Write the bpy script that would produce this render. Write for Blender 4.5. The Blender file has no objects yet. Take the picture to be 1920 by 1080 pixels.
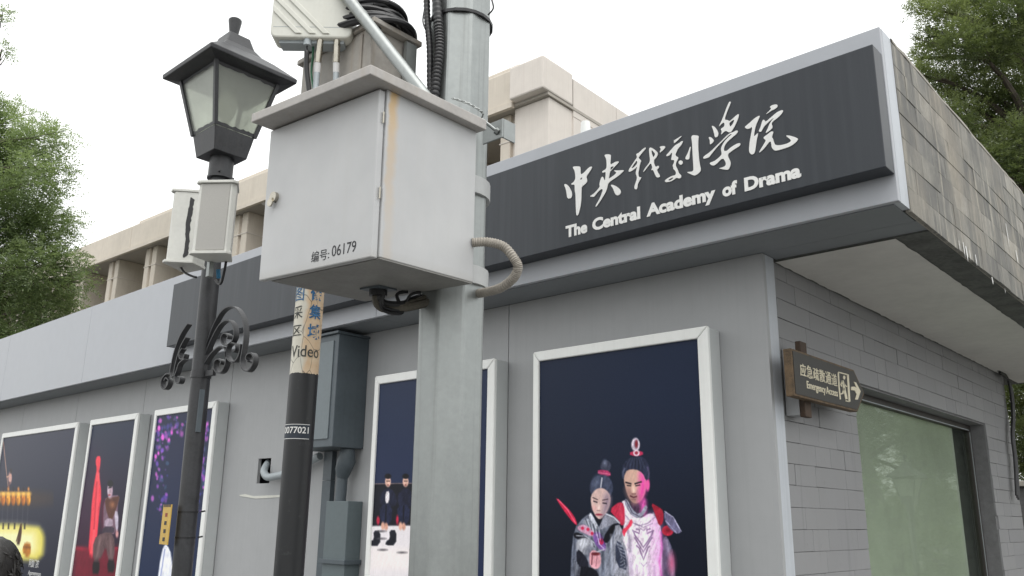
import bpy, bmesh, math, random
import numpy as np
from mathutils import Matrix, Vector

random.seed(7); RNG = np.random.default_rng(7)
SC = bpy.context.scene
COL = SC.collection
S = 1.3                                   # metres per fitted unit
R_ = math.radians

# ------------------------------------------------------------------ camera
F = 1601.5; YAW = -.7362; PIT = .2632; ROLL = .0129
CAM = np.array([1.4082*S, -3*S, 1.6])
FW = np.array([math.sin(YAW)*math.cos(PIT), math.cos(YAW)*math.cos(PIT), math.sin(PIT)])
_rt = np.array([math.cos(YAW), -math.sin(YAW), 0.]); _up = np.cross(_rt, FW)
RT = _rt*math.cos(ROLL)+_up*math.sin(ROLL); UP = -_rt*math.sin(ROLL)+_up*math.cos(ROLL)
cd = bpy.data.cameras.new('camera'); cam = bpy.data.objects.new('camera', cd); COL.objects.link(cam)
cd.sensor_width = 36; cd.lens = 36*F/1920; cd.clip_start = .05; cd.clip_end = 3000
m = Matrix.Identity(4)
for i in range(3):
    m[i][0] = RT[i]; m[i][1] = UP[i]; m[i][2] = -FW[i]; m[i][3] = CAM[i]
cam.matrix_world = m
SC.camera = cam

# ------------------------------------------------------------------ sky, sun, exposure
W = bpy.data.worlds.new('World'); SC.world = W; W.use_nodes = True
nt = W.node_tree; nt.nodes.clear()
sky = nt.nodes.new('ShaderNodeTexSky'); sky.sky_type = 'NISHITA'; sky.sun_disc = False
SUN_EL, SUN_AZ = R_(68), R_(118)          # compass angle from +y towards +x
sky.sun_elevation = SUN_EL; sky.sun_rotation = SUN_AZ
sky.air_density = 1.6; sky.dust_density = 6.0; sky.ozone_density = 1.0
hs = nt.nodes.new('ShaderNodeHueSaturation'); hs.inputs['Saturation'].default_value = .10
mx = nt.nodes.new('ShaderNodeMix'); mx.data_type = 'RGBA'; mx.inputs['Factor'].default_value = .82
mx.inputs[7].default_value = (10.0, 10.15, 10.1, 1)    # even cloud layer
bg = nt.nodes.new('ShaderNodeBackground'); bg.inputs['Strength'].default_value = .14
ow = nt.nodes.new('ShaderNodeOutputWorld')
nt.links.new(sky.outputs[0], hs.inputs['Color']); nt.links.new(hs.outputs[0], mx.inputs[6])
nt.links.new(mx.outputs[2], bg.inputs['Color']); nt.links.new(bg.outputs[0], ow.inputs[0])
sl = bpy.data.lights.new('sun', 'SUN'); sl.energy = 1.4; sl.angle = R_(60); sl.color = (1, .97, .93)
so = bpy.data.objects.new('sun', sl); COL.objects.link(so)
sd = Vector((math.sin(SUN_AZ)*math.cos(SUN_EL), math.cos(SUN_AZ)*math.cos(SUN_EL), math.sin(SUN_EL)))
so.rotation_euler = sd.to_track_quat('Z', 'Y').to_euler()
SC.view_settings.view_transform = 'Standard'; SC.view_settings.look = 'None'
SC.view_settings.exposure = 0.2; SC.view_settings.gamma = 1
SC.cycles.max_bounces = 8; SC.cycles.transparent_max_bounces = 12
SC.cycles.use_denoising = True

# ------------------------------------------------------------------ pixel helpers
def ray(px, py): return FW+RT*((px-960)/F)-UP*((py-540)/F)
def on_y(px, py, Y): d = ray(px, py); return CAM+d*((Y-CAM[1])/d[1])
def on_x(px, py, X): d = ray(px, py); return CAM+d*((X-CAM[0])/d[0])
def on_z(px, py, Z): d = ray(px, py); return CAM+d*((Z-CAM[2])/d[2])
def at_depth(px, py, z): return CAM+ray(px, py)*z
def project(P):
    v = np.asarray(P, float)-CAM; z = v@FW
    return np.stack([960+F*(v@RT)/z, 540-F*(v@UP)/z], -1)

# ------------------------------------------------------------------ mesh helpers
WM = {}                                    # world matrices of things built
class MB:
    def __init__(s): s.v = []; s.f = []
    def add(s, vs, fs):
        b = len(s.v); s.v += [tuple(float(c) for c in p) for p in vs]
        s.f += [tuple(i+b for i in f) for f in fs]; return s
    def box(s, x0, x1, y0, y1, z0, z1):
        return s.add([(x0,y0,z0),(x1,y0,z0),(x1,y1,z0),(x0,y1,z0),(x0,y0,z1),(x1,y0,z1),(x1,y1,z1),(x0,y1,z1)],
            [(3,2,1,0),(4,5,6,7),(0,1,5,4),(1,2,6,5),(2,3,7,6),(3,0,4,7)])
    def hexa(s, lo, hi):                    # two quads, low and high
        return s.add(list(lo)+list(hi), [(3,2,1,0),(4,5,6,7),(0,1,5,4),(1,2,6,5),(2,3,7,6),(3,0,4,7)])
    def prism(s, pts, off):                 # planar 3d polygon extruded by off
        n = len(pts); pts = [np.asarray(p, float) for p in pts]; off = np.asarray(off, float)
        return s.add(pts+[p+off for p in pts], [tuple(range(n))[::-1], tuple(range(n, 2*n))]+[(i, (i+1) % n, n+(i+1) % n, n+i) for i in range(n)])
    def tube(s, pts, r, seg=10, caps=True):
        P = [np.asarray(p, float) for p in pts]; n = len(P)
        rr = r if hasattr(r, '__len__') else [r]*n
        t0 = P[1]-P[0]; t0 /= np.linalg.norm(t0)
        a = np.cross(t0, (0, 0, 1.));
        if np.linalg.norm(a) < .1: a = np.cross(t0, (1., 0, 0))
        a /= np.linalg.norm(a); vs = []
        for i in range(n):
            t = P[min(i+1, n-1)]-P[max(i-1, 0)]; t /= np.linalg.norm(t)+1e-12
            a = a-t*(a@t); a /= np.linalg.norm(a)+1e-12; b = np.cross(t, a)
            for k in range(seg):
                q = 2*math.pi*k/seg; vs.append(P[i]+(a*math.cos(q)+b*math.sin(q))*rr[i])
        fs = [(i*seg+k, i*seg+(k+1) % seg, (i+1)*seg+(k+1) % seg, (i+1)*seg+k) for i in range(n-1) for k in range(seg)]
        if caps: fs += [tuple(range(seg))[::-1], tuple((n-1)*seg+k for k in range(seg))]
        return s.add(vs, fs)
    def lathe(s, prof, c, seg=24, ph=0, caps=True):   # prof [(r,z)]
        n = len(prof); vs = []
        for r, z in prof:
            for k in range(seg):
                q = 2*math.pi*k/seg+ph; vs.append((c[0]+r*math.cos(q), c[1]+r*math.sin(q), c[2]+z))
        fs = [(i*seg+k, i*seg+(k+1) % seg, (i+1)*seg+(k+1) % seg, (i+1)*seg+k) for i in range(n-1) for k in range(seg)]
        if caps: fs += [tuple(range(seg))[::-1], tuple((n-1)*seg+k for k in range(seg))]
        return s.add(vs, fs)
    def ribbon(s, pts, nrm, w, t):          # flat iron bent in a plane with normal nrm
        P = [np.asarray(p, float) for p in pts]; n = len(P); nrm = np.asarray(nrm, float); vs = []
        for i in range(n):
            d = P[min(i+1, n-1)]-P[max(i-1, 0)]; d /= np.linalg.norm(d)+1e-12
            q = np.cross(d, nrm); q /= np.linalg.norm(q)
            for a, b in ((-1,-1),(1,-1),(1,1),(-1,1)): vs.append(P[i]+nrm*(a*w/2)+q*(b*t/2))
        fs = [(i*4+k, i*4+(k+1) % 4, i*4+4+(k+1) % 4, i*4+4+k) for i in range(n-1) for k in range(4)]
        fs += [(3,2,1,0), tuple(n*4-4+k for k in range(4))]
        return s.add(vs, fs)
    def mesh(s, name, Minv=None):
        me = bpy.data.meshes.new(name)
        v = s.v if Minv is None else [tuple(Minv @ Vector(p)) for p in s.v]
        me.from_pydata(v, [], s.f); me.update()
        bm = bmesh.new(); bm.from_mesh(me); bmesh.ops.recalc_face_normals(bm, faces=bm.faces); bm.to_mesh(me); bm.free()
        return me
    def build(s, name, mat, parent=None, smooth=False, bev=0, local=False):
        Minv = None
        if parent is not None and not local: Minv = WM[parent.name].inverted()
        return link(name, s.mesh(name, Minv), mat, parent, smooth, bev)

def link(name, me, mat, parent=None, smooth=False, bev=0):
    o = bpy.data.objects.new(name, me); COL.objects.link(o)
    if mat is not None and not me.materials: me.materials.append(mat)
    if parent is not None: o.parent = parent; WM[o.name] = WM[parent.name].copy()
    else: WM[o.name] = Matrix.Identity(4)
    if smooth:
        for p in me.polygons: p.use_smooth = True
        me.set_sharp_from_angle(angle=R_(40))
    if bev:
        b = o.modifiers.new('bevel', 'BEVEL'); b.width = bev; b.segments = 2; b.limit_method = 'ANGLE'; b.angle_limit = R_(40)
    return o
def tag(o, label, cat=None, group=None, kind=None):
    if label: o['label'] = label
    if cat: o['category'] = cat
    if group: o['group'] = group
    if kind: o['kind'] = kind
    return o
def thing(name, loc, label, cat, group=None, rot=None):
    o = bpy.data.objects.new(name, None); COL.objects.link(o); o.empty_display_size = .1
    M = Matrix.Translation(Vector([float(c) for c in loc]))
    if rot is not None: M = M @ rot.to_4x4()
    o.matrix_world = M; WM[o.name] = M
    return tag(o, label, cat, group)
def chaikin(p, n=2, closed=True):
    p = [np.asarray(q, float) for q in p]
    for _ in range(n):
        o = []
        L = len(p)
        for i in range(L if closed else L-1):
            a, b = p[i], p[(i+1) % L]; o += [a*.75+b*.25, a*.25+b*.75]
        p = o if closed else [p[0]]+o+[p[-1]]
    return p
def catmull(p, n=6):
    p = [np.asarray(q, float) for q in p]; o = []
    for i in range(len(p)-1):
        a, b, c, d = p[max(i-1, 0)], p[i], p[i+1], p[min(i+2, len(p)-1)]
        for k in range(n):
            t = k/n; o.append(.5*((2*b)+(c-a)*t+(2*a-5*b+4*c-d)*t*t+(3*b-a-3*c+d)*t**3))
    return o+[p[-1]]

# ------------------------------------------------------------------ materials
def srgb(r, g, b):
    f = lambda c: (c/255/12.92 if c/255 <= .04045 else ((c/255+.055)/1.055)**2.4)
    return (f(r), f(g), f(b))
MATS = {}
class NT:
    def __init__(s, name):
        s.m = bpy.data.materials.new(name); s.m.use_nodes = True; s.t = s.m.node_tree
        s.b = s.t.nodes['Principled BSDF']; s.o = s.t.nodes['Material Output']
    def n(s, typ, **kw):
        x = s.t.nodes.new(typ)
        for k, v in kw.items():
            if k.startswith('i_'):
                x.inputs[int(k[2:]) if k[2:].isdigit() else k[2:].replace('_', ' ')].default_value = v
            else: setattr(x, k, v)
        return x
    def l(s, a, b): s.t.links.new(a, b)
    def coords(s, kind='Object', scale=(1,1,1)):
        tc = s.n('ShaderNodeTexCoord'); mp = s.n('ShaderNodeMapping'); mp.inputs['Scale'].default_value = scale
        s.l(tc.outputs[kind], mp.inputs[0]); return mp.outputs[0]
    def noise(s, vec, scale, detail=4, rough=.55):
        n = s.n('ShaderNodeTexNoise'); n.inputs['Scale'].default_value = scale; n.inputs['Detail'].default_value = detail; n.inputs['Roughness'].default_value = rough
        s.l(vec, n.inputs['Vector']); return n.outputs['Fac']
    def ramp(s, fac, stops):
        r = s.n('ShaderNodeValToRGB'); e = r.color_ramp.elements
        while len(e) < len(stops): e.new(.5)
        for q, (p, c) in zip(e, stops): q.position = p; q.color = (*c, 1) if len(c) == 3 else c
        s.l(fac, r.inputs[0]); return r.outputs[0]
    def mix(s, fac, a, b, typ='MIX'):
        x = s.n('ShaderNodeMix', data_type='RGBA', blend_type=typ)
        for sock, v in ((x.inputs[0], fac), (x.inputs[6], a), (x.inputs[7], b)):
            if isinstance(v, (int, float)): sock.default_value = v
            elif isinstance(v, tuple): sock.default_value = (*v, 1) if len(v) == 3 else v
            else: s.l(v, sock)
        return x.outputs[2]
    def math(s, op, a, b=0.):
        x = s.n('ShaderNodeMath', operation=op)
        for sock, v in ((x.inputs[0], a), (x.inputs[1], b)):
            if isinstance(v, (int, float)): sock.default_value = v
            else: s.l(v, sock)
        return x.outputs[0]
    def bump(s, h, strength=.2, dist=.01):
        x = s.n('ShaderNodeBump'); x.inputs['Strength'].default_value = strength; x.inputs['Distance'].default_value = dist
        s.l(h, x.inputs['Height']); s.l(x.outputs[0], s.b.inputs['Normal'])
BLK = (0., 0., 0.); WHT = (1., 1., 1.)
def paint(name, col, rough=.45, metal=0., var=.12, scale=6, streak=0., streak_col=None, bump=.05, speck=0., coord='Object', spec=.5):
    if name in MATS: return MATS[name]
    k = NT(name); v = k.coords(coord)
    n1 = k.noise(v, scale, 5); n2 = k.noise(v, scale*7, 3)
    f = k.ramp(k.mix(.35, n1, n2), [(.35, BLK), (.68, WHT)])
    lo = tuple(c*(1-var) for c in col); hi = tuple(min(1, c*(1+var*.6)) for c in col)
    c = k.mix(f, lo, hi)
    if streak:
        vs = k.coords(coord, (22, 22, .55)); ns = k.noise(vs, 1.6, 4, .6)
        c = k.mix(k.math('MULTIPLY', k.ramp(ns, [(.5, BLK), (.74, WHT)]), streak), c, streak_col or tuple(q*.55 for q in col))
    if speck:
        n3 = k.noise(v, 95, 2); c = k.mix(k.math('MULTIPLY', k.ramp(n3, [(.68, BLK), (.73, WHT)]), speck), c, tuple(q*.35 for q in col))
    k.l(c, k.b.inputs['Base Color']); k.b.inputs['Metallic'].default_value = metal
    rr = k.n('ShaderNodeMapRange'); rr.inputs[3].default_value = max(.05, rough-.08); rr.inputs[4].default_value = min(1, rough+.12)
    k.l(n1, rr.inputs[0]); k.l(rr.outputs[0], k.b.inputs['Roughness'])
    k.b.inputs['Specular IOR Level'].default_value = spec
    if bump: k.bump(k.mix(.5, n1, n2), bump, .004)
    MATS[name] = k.m; return k.m

FASC = paint('fascia_paint', (.42,.437,.47), .42, var=.05, scale=1.3, streak=.08, streak_col=(.36,.38,.41), bump=.02)
WALLP = paint('wall_paint', (.375,.382,.39), .5, var=.07, scale=1.1, streak=.10, bump=.02, speck=.06)
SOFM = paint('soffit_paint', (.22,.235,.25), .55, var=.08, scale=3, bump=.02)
TRIM = paint('corner_trim_paint', (.50,.53,.57), .4, var=.06, scale=4, streak=.25, bump=.02)
ALU = paint('white_frame_paint', (.83,.84,.82), .35, var=.04, scale=4, streak=.12, streak_col=(.5,.51,.49), bump=.01)
CASE = paint('case_paint', (.50,.52,.52), .4, var=.04, scale=3, bump=.01)
WPL = paint('white_plaster', (.68,.665,.63), .85, var=.10, scale=2.2, bump=.15, speck=.15)
CONC = paint('dark_concrete', (.13,.135,.125), .9, var=.45, scale=7, bump=.5, speck=.3)
CEM = paint('cement_coping', (.36,.34,.30), .9, var=.3, scale=9, bump=.4)
LETTER = paint('letter_white', (.80,.80,.785), .45, var=.06, scale=9, bump=.02)
DGREY = paint('dark_grey_steel', (.085,.105,.12), .45, var=.15, scale=5, streak=.2, bump=.03)
BLACKIRON = paint('black_iron', (.036,.037,.041), .42, var=.4, scale=14, streak=.35, streak_col=(.06,.058,.055), bump=.1, speck=.0)  # black lifted slightly, with haze over the lamp put into the colour
RUBBER = paint('black_rubber', (.014,.014,.016), .38, var=.3, scale=30, bump=.05)
CREAM = paint('cream_plastic', (.66,.66,.60), .45, var=.08, scale=8, streak=.2, streak_col=(.5,.48,.40), bump=.02)
GRILL = None
BEIGE = paint('beige_stone', (.66,.60,.52), .85, var=.10, scale=.9, streak=.3, streak_col=(.45,.39,.33), bump=.1)  # stone colour paled to put distance haze into it
BEIGE2 = paint('beige_panel', (.71,.66,.61), .8, var=.08, scale=.7, streak=.25, streak_col=(.52,.45,.40), bump=.08)
DKGLASS = paint('dark_window_glass', (.02,.03,.035), .12, var=.3, scale=1, bump=0)
BRONZE = paint('dark_bronze_frame', (.05,.045,.04), .45, var=.2, scale=6, bump=.02)
GREYPVC = paint('grey_pvc', (.36,.40,.42), .45, var=.08, scale=10, bump=.02)
STEEL = paint('nickel', (.45,.42,.36), .25, metal=1, var=.2, scale=20, bump=.02)
WHITETAG = paint('white_tag', (.75,.75,.75), .6, var=.05, scale=20)
BROWNWOOD = paint('brown_wood', (.065,.04,.025), .7, var=.5, scale=14, bump=.3)
GROUNDM = paint('ground_earth', (.13,.125,.11), .95, var=.25, scale=.3, bump=.2)
PAVEM = paint('paving', (.15,.15,.145), .9, var=.2, scale=1.2, bump=.2)
ROADM = paint('asphalt', (.055,.055,.057), .95, var=.3, scale=3, bump=.3)
CABLEB = RUBBER

def mk_board():
    k = NT('name_board_black'); v = k.coords('Object', (16, 16, .5)); n = k.noise(v, 1.5, 5, .6)
    v2 = k.coords('Object'); n2 = k.noise(v2, 1.1, 4)
    c = k.mix(k.ramp(n, [(.42, BLK), (.72, WHT)]), (.028,.033,.041), (.042,.048,.057))
    c = k.mix(k.ramp(n2, [(.4, BLK), (.7, WHT)]), c, (.034,.039,.047))
    k.l(c, k.b.inputs['Base Color']); k.b.inputs['Roughness'].default_value = .40; k.b.inputs['Specular IOR Level'].default_value = .4
    k.bump(n2, .05, .01); return k.m
BOARD = mk_board()

def mk_galv():
    k = NT('galvanised_steel'); v = k.coords('Object', (1, 1, .28)); n = k.noise(v, 9, 6, .62)
    v2 = k.coords('Object', (1, 1, 1)); n2 = k.noise(v2, 42, 4, .7)
    c = k.ramp(k.mix(.35, n, n2), [(.25, (.25,.265,.262)), (.5, (.315,.333,.328)), (.75, (.385,.405,.40))])
    vs = k.coords('Object', (26, 26, .5)); ns = k.noise(vs, 1.5, 4)
    c = k.mix(k.math('MULTIPLY', k.ramp(ns, [(.56, BLK), (.75, WHT)]), .5), c, (.16,.16,.15))
    k.l(c, k.b.inputs['Base Color']); k.b.inputs['Metallic'].default_value = .7
    k.l(k.ramp(n, [(.3, (.30,)*3), (.7, (.5,)*3)]), k.b.inputs['Roughness']); k.bump(n2, .08, .003); return k.m
GALV = mk_galv()

def mk_cab():
    k = NT('cabinet_steel'); v = k.coords('Object'); n = k.noise(v, 5, 5)
    vs = k.coords('Object', (60, 60, 1.2)); ns = k.noise(vs, 1.2, 4)
    c = k.mix(k.ramp(n, [(.35, BLK), (.7, WHT)]), (.47,.475,.48), (.525,.528,.53))
    c = k.mix(k.math('MULTIPLY', k.ramp(ns, [(.5, BLK), (.75, WHT)]), .10), c, (.46,.44,.40))
    # rust running down the side beside the door hinge
    sep = k.n('ShaderNodeSeparateXYZ'); tc = k.n('ShaderNodeTexCoord'); k.l(tc.outputs['Object'], sep.inputs[0])
    wob = k.noise(k.coords('Object', (1, 1, 5)), 3, 3)
    yy = k.math('ADD', sep.outputs[1], k.math('MULTIPLY', k.math('SUBTRACT', wob, .5), .045))
    band = k.math('MULTIPLY', k.ramp(yy, [(.008, BLK), (.018, WHT), (.034, WHT), (.055, BLK)]), k.math('GREATER_THAN', sep.outputs[0], -.003))
    zf = k.ramp(sep.outputs[2], [(.1, (.18,)*3), (.36, (.55,)*3), (.5, WHT)])
    band = k.math('MULTIPLY', k.math('MULTIPLY', band, zf), .85)
    c = k.mix(band, c, k.mix(wob, (.62,.44,.20), (.58,.33,.10)))
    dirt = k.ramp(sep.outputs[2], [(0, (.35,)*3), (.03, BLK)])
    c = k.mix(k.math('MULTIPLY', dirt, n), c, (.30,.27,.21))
    k.l(c, k.b.inputs['Base Color']); k.b.inputs['Roughness'].default_value = .42; k.b.inputs['Metallic'].default_value = .1
    k.bump(n, .03, .003); return k.m
CABM = mk_cab()
CABROOF = paint('cabinet_roof_steel', (.45,.43,.41), .55, var=.15, scale=9, streak=.2, streak_col=(.36,.29,.2), bump=.06)
CABUNDER = paint('cabinet_underside_shade', (.27,.265,.25), .6, var=.2, scale=12, bump=.06)  # body paint made darker: shade below the cabinet is put into the colour
CAB2 = paint('weathered_cabinet', (.36,.34,.31), .6, var=.22, scale=6, streak=.35, streak_col=(.30,.22,.14), bump=.06)

def mk_stone():
    k = NT('grey_stone_tile'); oi = k.n('ShaderNodeObjectInfo'); ge = k.n('ShaderNodeNewGeometry')
    def mp(sc):
        m_ = k.n('ShaderNodeMapping'); m_.inputs['Scale'].default_value = sc; k.l(ge.outputs['Position'], m_.inputs[0]); return m_.outputs[0]
    n = k.noise(mp((1, 1, .6)), 4.5, 7, .68); n2 = k.noise(mp((1, 1, 1)), 38, 5, .7); ns = k.noise(mp((15, 15, 1.3)), 1.3, 6, .65); nb = k.noise(mp((1, 1.4, 1)), 1.9, 4)
    base = k.ramp(oi.outputs['Random'], [(0, (.15,.148,.138)), (.35, (.215,.21,.195)), (.75, (.28,.27,.24)), (1, (.40,.38,.34))])
    c = k.mix(k.ramp(n, [(.32, WHT), (.62, BLK)]), base, (.125,.125,.12))
    c = k.mix(k.math('MULTIPLY', k.ramp(ns, [(.52, BLK), (.70, WHT)]), .75), c, (.46,.43,.36))
    c = k.mix(k.math('MULTIPLY', k.ramp(nb, [(.5, BLK), (.75, WHT)]), .55), c, (.34,.30,.24))
    c = k.mix(k.math('MULTIPLY', k.ramp(n2, [(.5, BLK), (.8, WHT)]), .5), c, (.15,.145,.13))
    k.l(c, k.b.inputs['Base Color']); k.b.inputs['Roughness'].default_value = .82; k.bump(k.mix(.5, n, n2), .4, .006); return k.m
STONE = mk_stone()
def mk_brick():
    k = NT('painted_grey_brick'); oi = k.n('ShaderNodeObjectInfo'); ge = k.n('ShaderNodeNewGeometry')
    def mp(sc):
        m_ = k.n('ShaderNodeMapping'); m_.inputs['Scale'].default_value = sc; k.l(ge.outputs['Position'], m_.inputs[0]); return m_.outputs[0]
    n = k.noise(mp((1, 1, 1)), 3, 6); n2 = k.noise(mp((1, 1, 1)), 26, 4); ns = k.noise(mp((17, 17, .8)), 1.4, 4)
    b = k.ramp(oi.outputs['Random'], [(0, (.245,.246,.254)), (1, (.27,.27,.277))])
    c = k.mix(k.math('MULTIPLY', k.ramp(n, [(.4, BLK), (.7, WHT)]), .4), b, (.235,.238,.236))
    c = k.mix(k.math('MULTIPLY', k.ramp(ns, [(.60, BLK), (.70, WHT)]), .35), c, (.17,.175,.18))
    c = k.mix(k.math('MULTIPLY', k.ramp(n2, [(.66, BLK), (.74, WHT)]), .3), c, (.19,.19,.19))
    k.l(c, k.b.inputs['Base Color']); k.b.inputs['Roughness'].default_value = .6; k.bump(k.mix(.5, n, n2), .3, .005); return k.m
BRICK = mk_brick()
MORTAR = paint('painted_mortar', (.20,.20,.205), .8, var=.2, scale=20, bump=.3)

def mk_bwpole():
    k = NT('peeling_pole_paint'); tc = k.n('ShaderNodeTexCoord'); sep = k.n('ShaderNodeSeparateXYZ'); k.l(tc.outputs['Object'], sep.inputs[0])
    v = k.coords('Object'); n = k.noise(v, 8, 5); n2 = k.noise(v, 34, 4)
    vz = k.coords('Object', (1, 1, .5))
    vo = k.n('ShaderNodeTexVoronoi', feature='DISTANCE_TO_EDGE'); vo.inputs['Scale'].default_value = 16
    wv = k.n('ShaderNodeVectorMath', operation='ADD'); nn = k.n('ShaderNodeTexNoise'); nn.inputs['Scale'].default_value = 9
    sc = k.n('ShaderNodeVectorMath', operation='SCALE'); sc.inputs['Scale'].default_value = .05
    k.l(vz, nn.inputs['Vector']); k.l(nn.outputs['Color'], sc.inputs[0]); k.l(vz, wv.inputs[0]); k.l(sc.outputs[0], wv.inputs[1]); k.l(wv.outputs[0], vo.inputs['Vector'])
    crack = k.ramp(vo.outputs['Distance'], [(0, WHT), (.022, BLK)])
    cream = k.mix(n2, (.60,.57,.48), (.70,.67,.58))
    # rust-stained side (towards +x) where the paint has come off
    rx = k.math('ADD', k.math('MULTIPLY', k.math('ADD', sep.outputs[0], k.math('MULTIPLY', sep.outputs[1], .5)), 9), n)
    cream = k.mix(k.ramp(rx, [(.60, BLK), (.78, WHT)]), cream, k.mix(n2, (.62,.40,.22), (.72,.60,.44)))
    cream = k.mix(k.math('MULTIPLY', crack, .85), cream, (.06,.055,.05))
    black = k.mix(k.ramp(n2, [(.62, BLK), (.75, WHT)]), (.014,.015,.017), (.035,.036,.038))
    edge = k.math('ADD', sep.outputs[2], k.math('MULTIPLY', k.math('SUBTRACT', n2, .5), .02))
    step = k.n('ShaderNodeMath', operation='GREATER_THAN'); k.l(edge, step.inputs[0]); step.inputs[1].default_value = 2.135
    hi_ = k.math('LESS_THAN', edge, 2.66)
    c = k.mix(k.math('MULTIPLY', step.outputs[0], hi_), black, cream)
    k.l(c, k.b.inputs['Base Color']); k.b.inputs['Roughness'].default_value = .45
    k.bump(k.mix(.5, vo.outputs['Distance'], n2), .2, .004); return k.m
BWP = mk_bwpole()

def mk_pane(name, tint=(.80,.82,.77)):     # old frosted lantern glass
    k = NT(name); v = k.coords('Object'); n = k.noise(v, 6, 4); n2 = k.noise(v, 50, 3)
    c = k.mix(k.ramp(n, [(.35, BLK), (.7, WHT)]), tuple(q*.72 for q in tint), tint)
    d = k.n('ShaderNodeBsdfDiffuse'); t = k.n('ShaderNodeBsdfTranslucent'); g = k.n('ShaderNodeBsdfGlossy'); g.inputs['Roughness'].default_value = .2
    k.l(c, d.inputs[0]); k.l(c, t.inputs[0])
    m1 = k.n('ShaderNodeMixShader'); m1.inputs[0].default_value = .55; k.l(d.outputs[0], m1.inputs[1]); k.l(t.outputs[0], m1.inputs[2])
    m2 = k.n('ShaderNodeMixShader'); fr = k.n('ShaderNodeFresnel'); k.l(fr.outputs[0], m2.inputs[0]); k.l(m1.outputs[0], m2.inputs[1]); k.l(g.outputs[0], m2.inputs[2])
    tr = k.n('ShaderNodeBsdfTransparent'); tr.inputs[0].default_value = (.93,.95,.90,1); m3 = k.n('ShaderNodeMixShader'); k.l(k.ramp(n, [(.3, (.40,)*3), (.7, (.66,)*3)]), m3.inputs[0]); k.l(m2.outputs[0], m3.inputs[1]); k.l(tr.outputs[0], m3.inputs[2])
    k.l(m3.outputs[0], k.o.inputs[0]); return k.m
LPANE = mk_pane('frosted_lantern_glass')
def mk_winglass():
    k = NT('tinted_window_glass'); t = k.n('ShaderNodeBsdfTransparent'); t.inputs[0].default_value = (.90,.93,.89,1)
    g = k.n('ShaderNodeBsdfGlossy'); g.inputs['Roughness'].default_value = .015; g.inputs[0].default_value = (.85,.92,.85,1)
    lw = k.n('ShaderNodeLayerWeight'); fr = k.math('ADD', k.math('MULTIPLY', k.math('POWER', lw.outputs['Facing'], 4.), .42), .03)
    m2 = k.n('ShaderNodeMixShader'); k.l(fr, m2.inputs[0]); k.l(t.outputs[0], m2.inputs[1]); k.l(g.outputs[0], m2.inputs[2]); k.l(m2.outputs[0], k.o.inputs[0]); return k.m
WGLASS = mk_winglass()
BLIND = paint('pale_blind', (.48,.50,.455), .9, var=.14, scale=.9, bump=.02)

def mk_vcol(name, gain=1., rough=.3, coat=.0):
    k = NT(name); a = k.n('ShaderNodeVertexColor'); a.layer_name = 'print'
    k.l(a.outputs[0], k.b.inputs['Base Color']); k.b.inputs['Roughness'].default_value = rough; k.b.inputs['Specular IOR Level'].default_value = .18; return k.m
PRINT = mk_vcol('poster_print', rough=.38)
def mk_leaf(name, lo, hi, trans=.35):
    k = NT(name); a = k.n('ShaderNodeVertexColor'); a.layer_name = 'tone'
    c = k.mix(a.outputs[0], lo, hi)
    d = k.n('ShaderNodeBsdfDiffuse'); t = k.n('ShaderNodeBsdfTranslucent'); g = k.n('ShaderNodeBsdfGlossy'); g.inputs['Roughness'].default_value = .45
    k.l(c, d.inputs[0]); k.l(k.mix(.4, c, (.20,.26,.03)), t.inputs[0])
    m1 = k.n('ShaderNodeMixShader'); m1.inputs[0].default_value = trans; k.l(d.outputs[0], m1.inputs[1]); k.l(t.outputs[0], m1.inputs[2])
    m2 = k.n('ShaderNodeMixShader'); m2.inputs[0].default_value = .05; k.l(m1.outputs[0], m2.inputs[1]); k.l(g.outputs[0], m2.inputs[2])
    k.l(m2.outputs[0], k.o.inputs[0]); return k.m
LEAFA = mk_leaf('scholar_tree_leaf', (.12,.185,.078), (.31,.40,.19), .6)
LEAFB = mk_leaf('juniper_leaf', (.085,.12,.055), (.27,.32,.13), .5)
BARK = paint('bark', (.09,.075,.06), .95, var=.4, scale=12, bump=.8)

# ------------------------------------------------------------------ text
def text_mesh(s, bold=0.):
    cu = bpy.data.curves.new('glyphs', 'FONT'); cu.body = s; cu.size = 1; cu.fill_mode = 'FRONT'; cu.offset = bold; cu.resolution_u = 4
    o = bpy.data.objects.new('glyphs', cu); COL.objects.link(o)
    dg = bpy.context.evaluated_depsgraph_get(); me = bpy.data.meshes.new_from_object(o.evaluated_get(dg))
    bpy.data.objects.remove(o); bpy.data.curves.remove(cu); return me
def text_fit(s, org, u, v, w, h, n, mat, name, parent, depth=.004, bold=0., ref=None):
    """lettering filling a w x h field from corner org along unit axes u, v; raised by depth along n"""
    me = text_mesh(s, bold); co = np.array([q.co for q in me.vertices])
    lo, hi = co.min(0), co.max(0)
    if ref is not None: lo[1], hi[1] = ref
    o3 = np.asarray(org, float); u = np.asarray(u, float); v = np.asarray(v, float); n = np.asarray(n, float)
    x = (co[:, 0]-lo[0])/(hi[0]-lo[0])*w; y = (co[:, 1]-lo[1])/(hi[1]-lo[1])*h
    P = o3+x[:, None]*u+y[:, None]*v+n*.0003
    Mi = WM[parent.name].inverted()
    for q, p in zip(me.vertices, P): q.co = Mi @ Vector(p)
    bm = bmesh.new(); bm.from_mesh(me)
    r = bmesh.ops.extrude_face_region(bm, geom=list(bm.faces)); nn = Mi.to_3x3() @ Vector(n*(depth-.0003))
    bmesh.ops.translate(bm, verts=[g for g in r['geom'] if isinstance(g, bmesh.types.BMVert)], vec=nn)
    bmesh.ops.recalc_face_normals(bm, faces=bm.faces)
    for f_ in bm.faces: f_.smooth = False
    bm.to_mesh(me); bm.free(); me.materials.clear(); return link(name, me, mat, parent)
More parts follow.
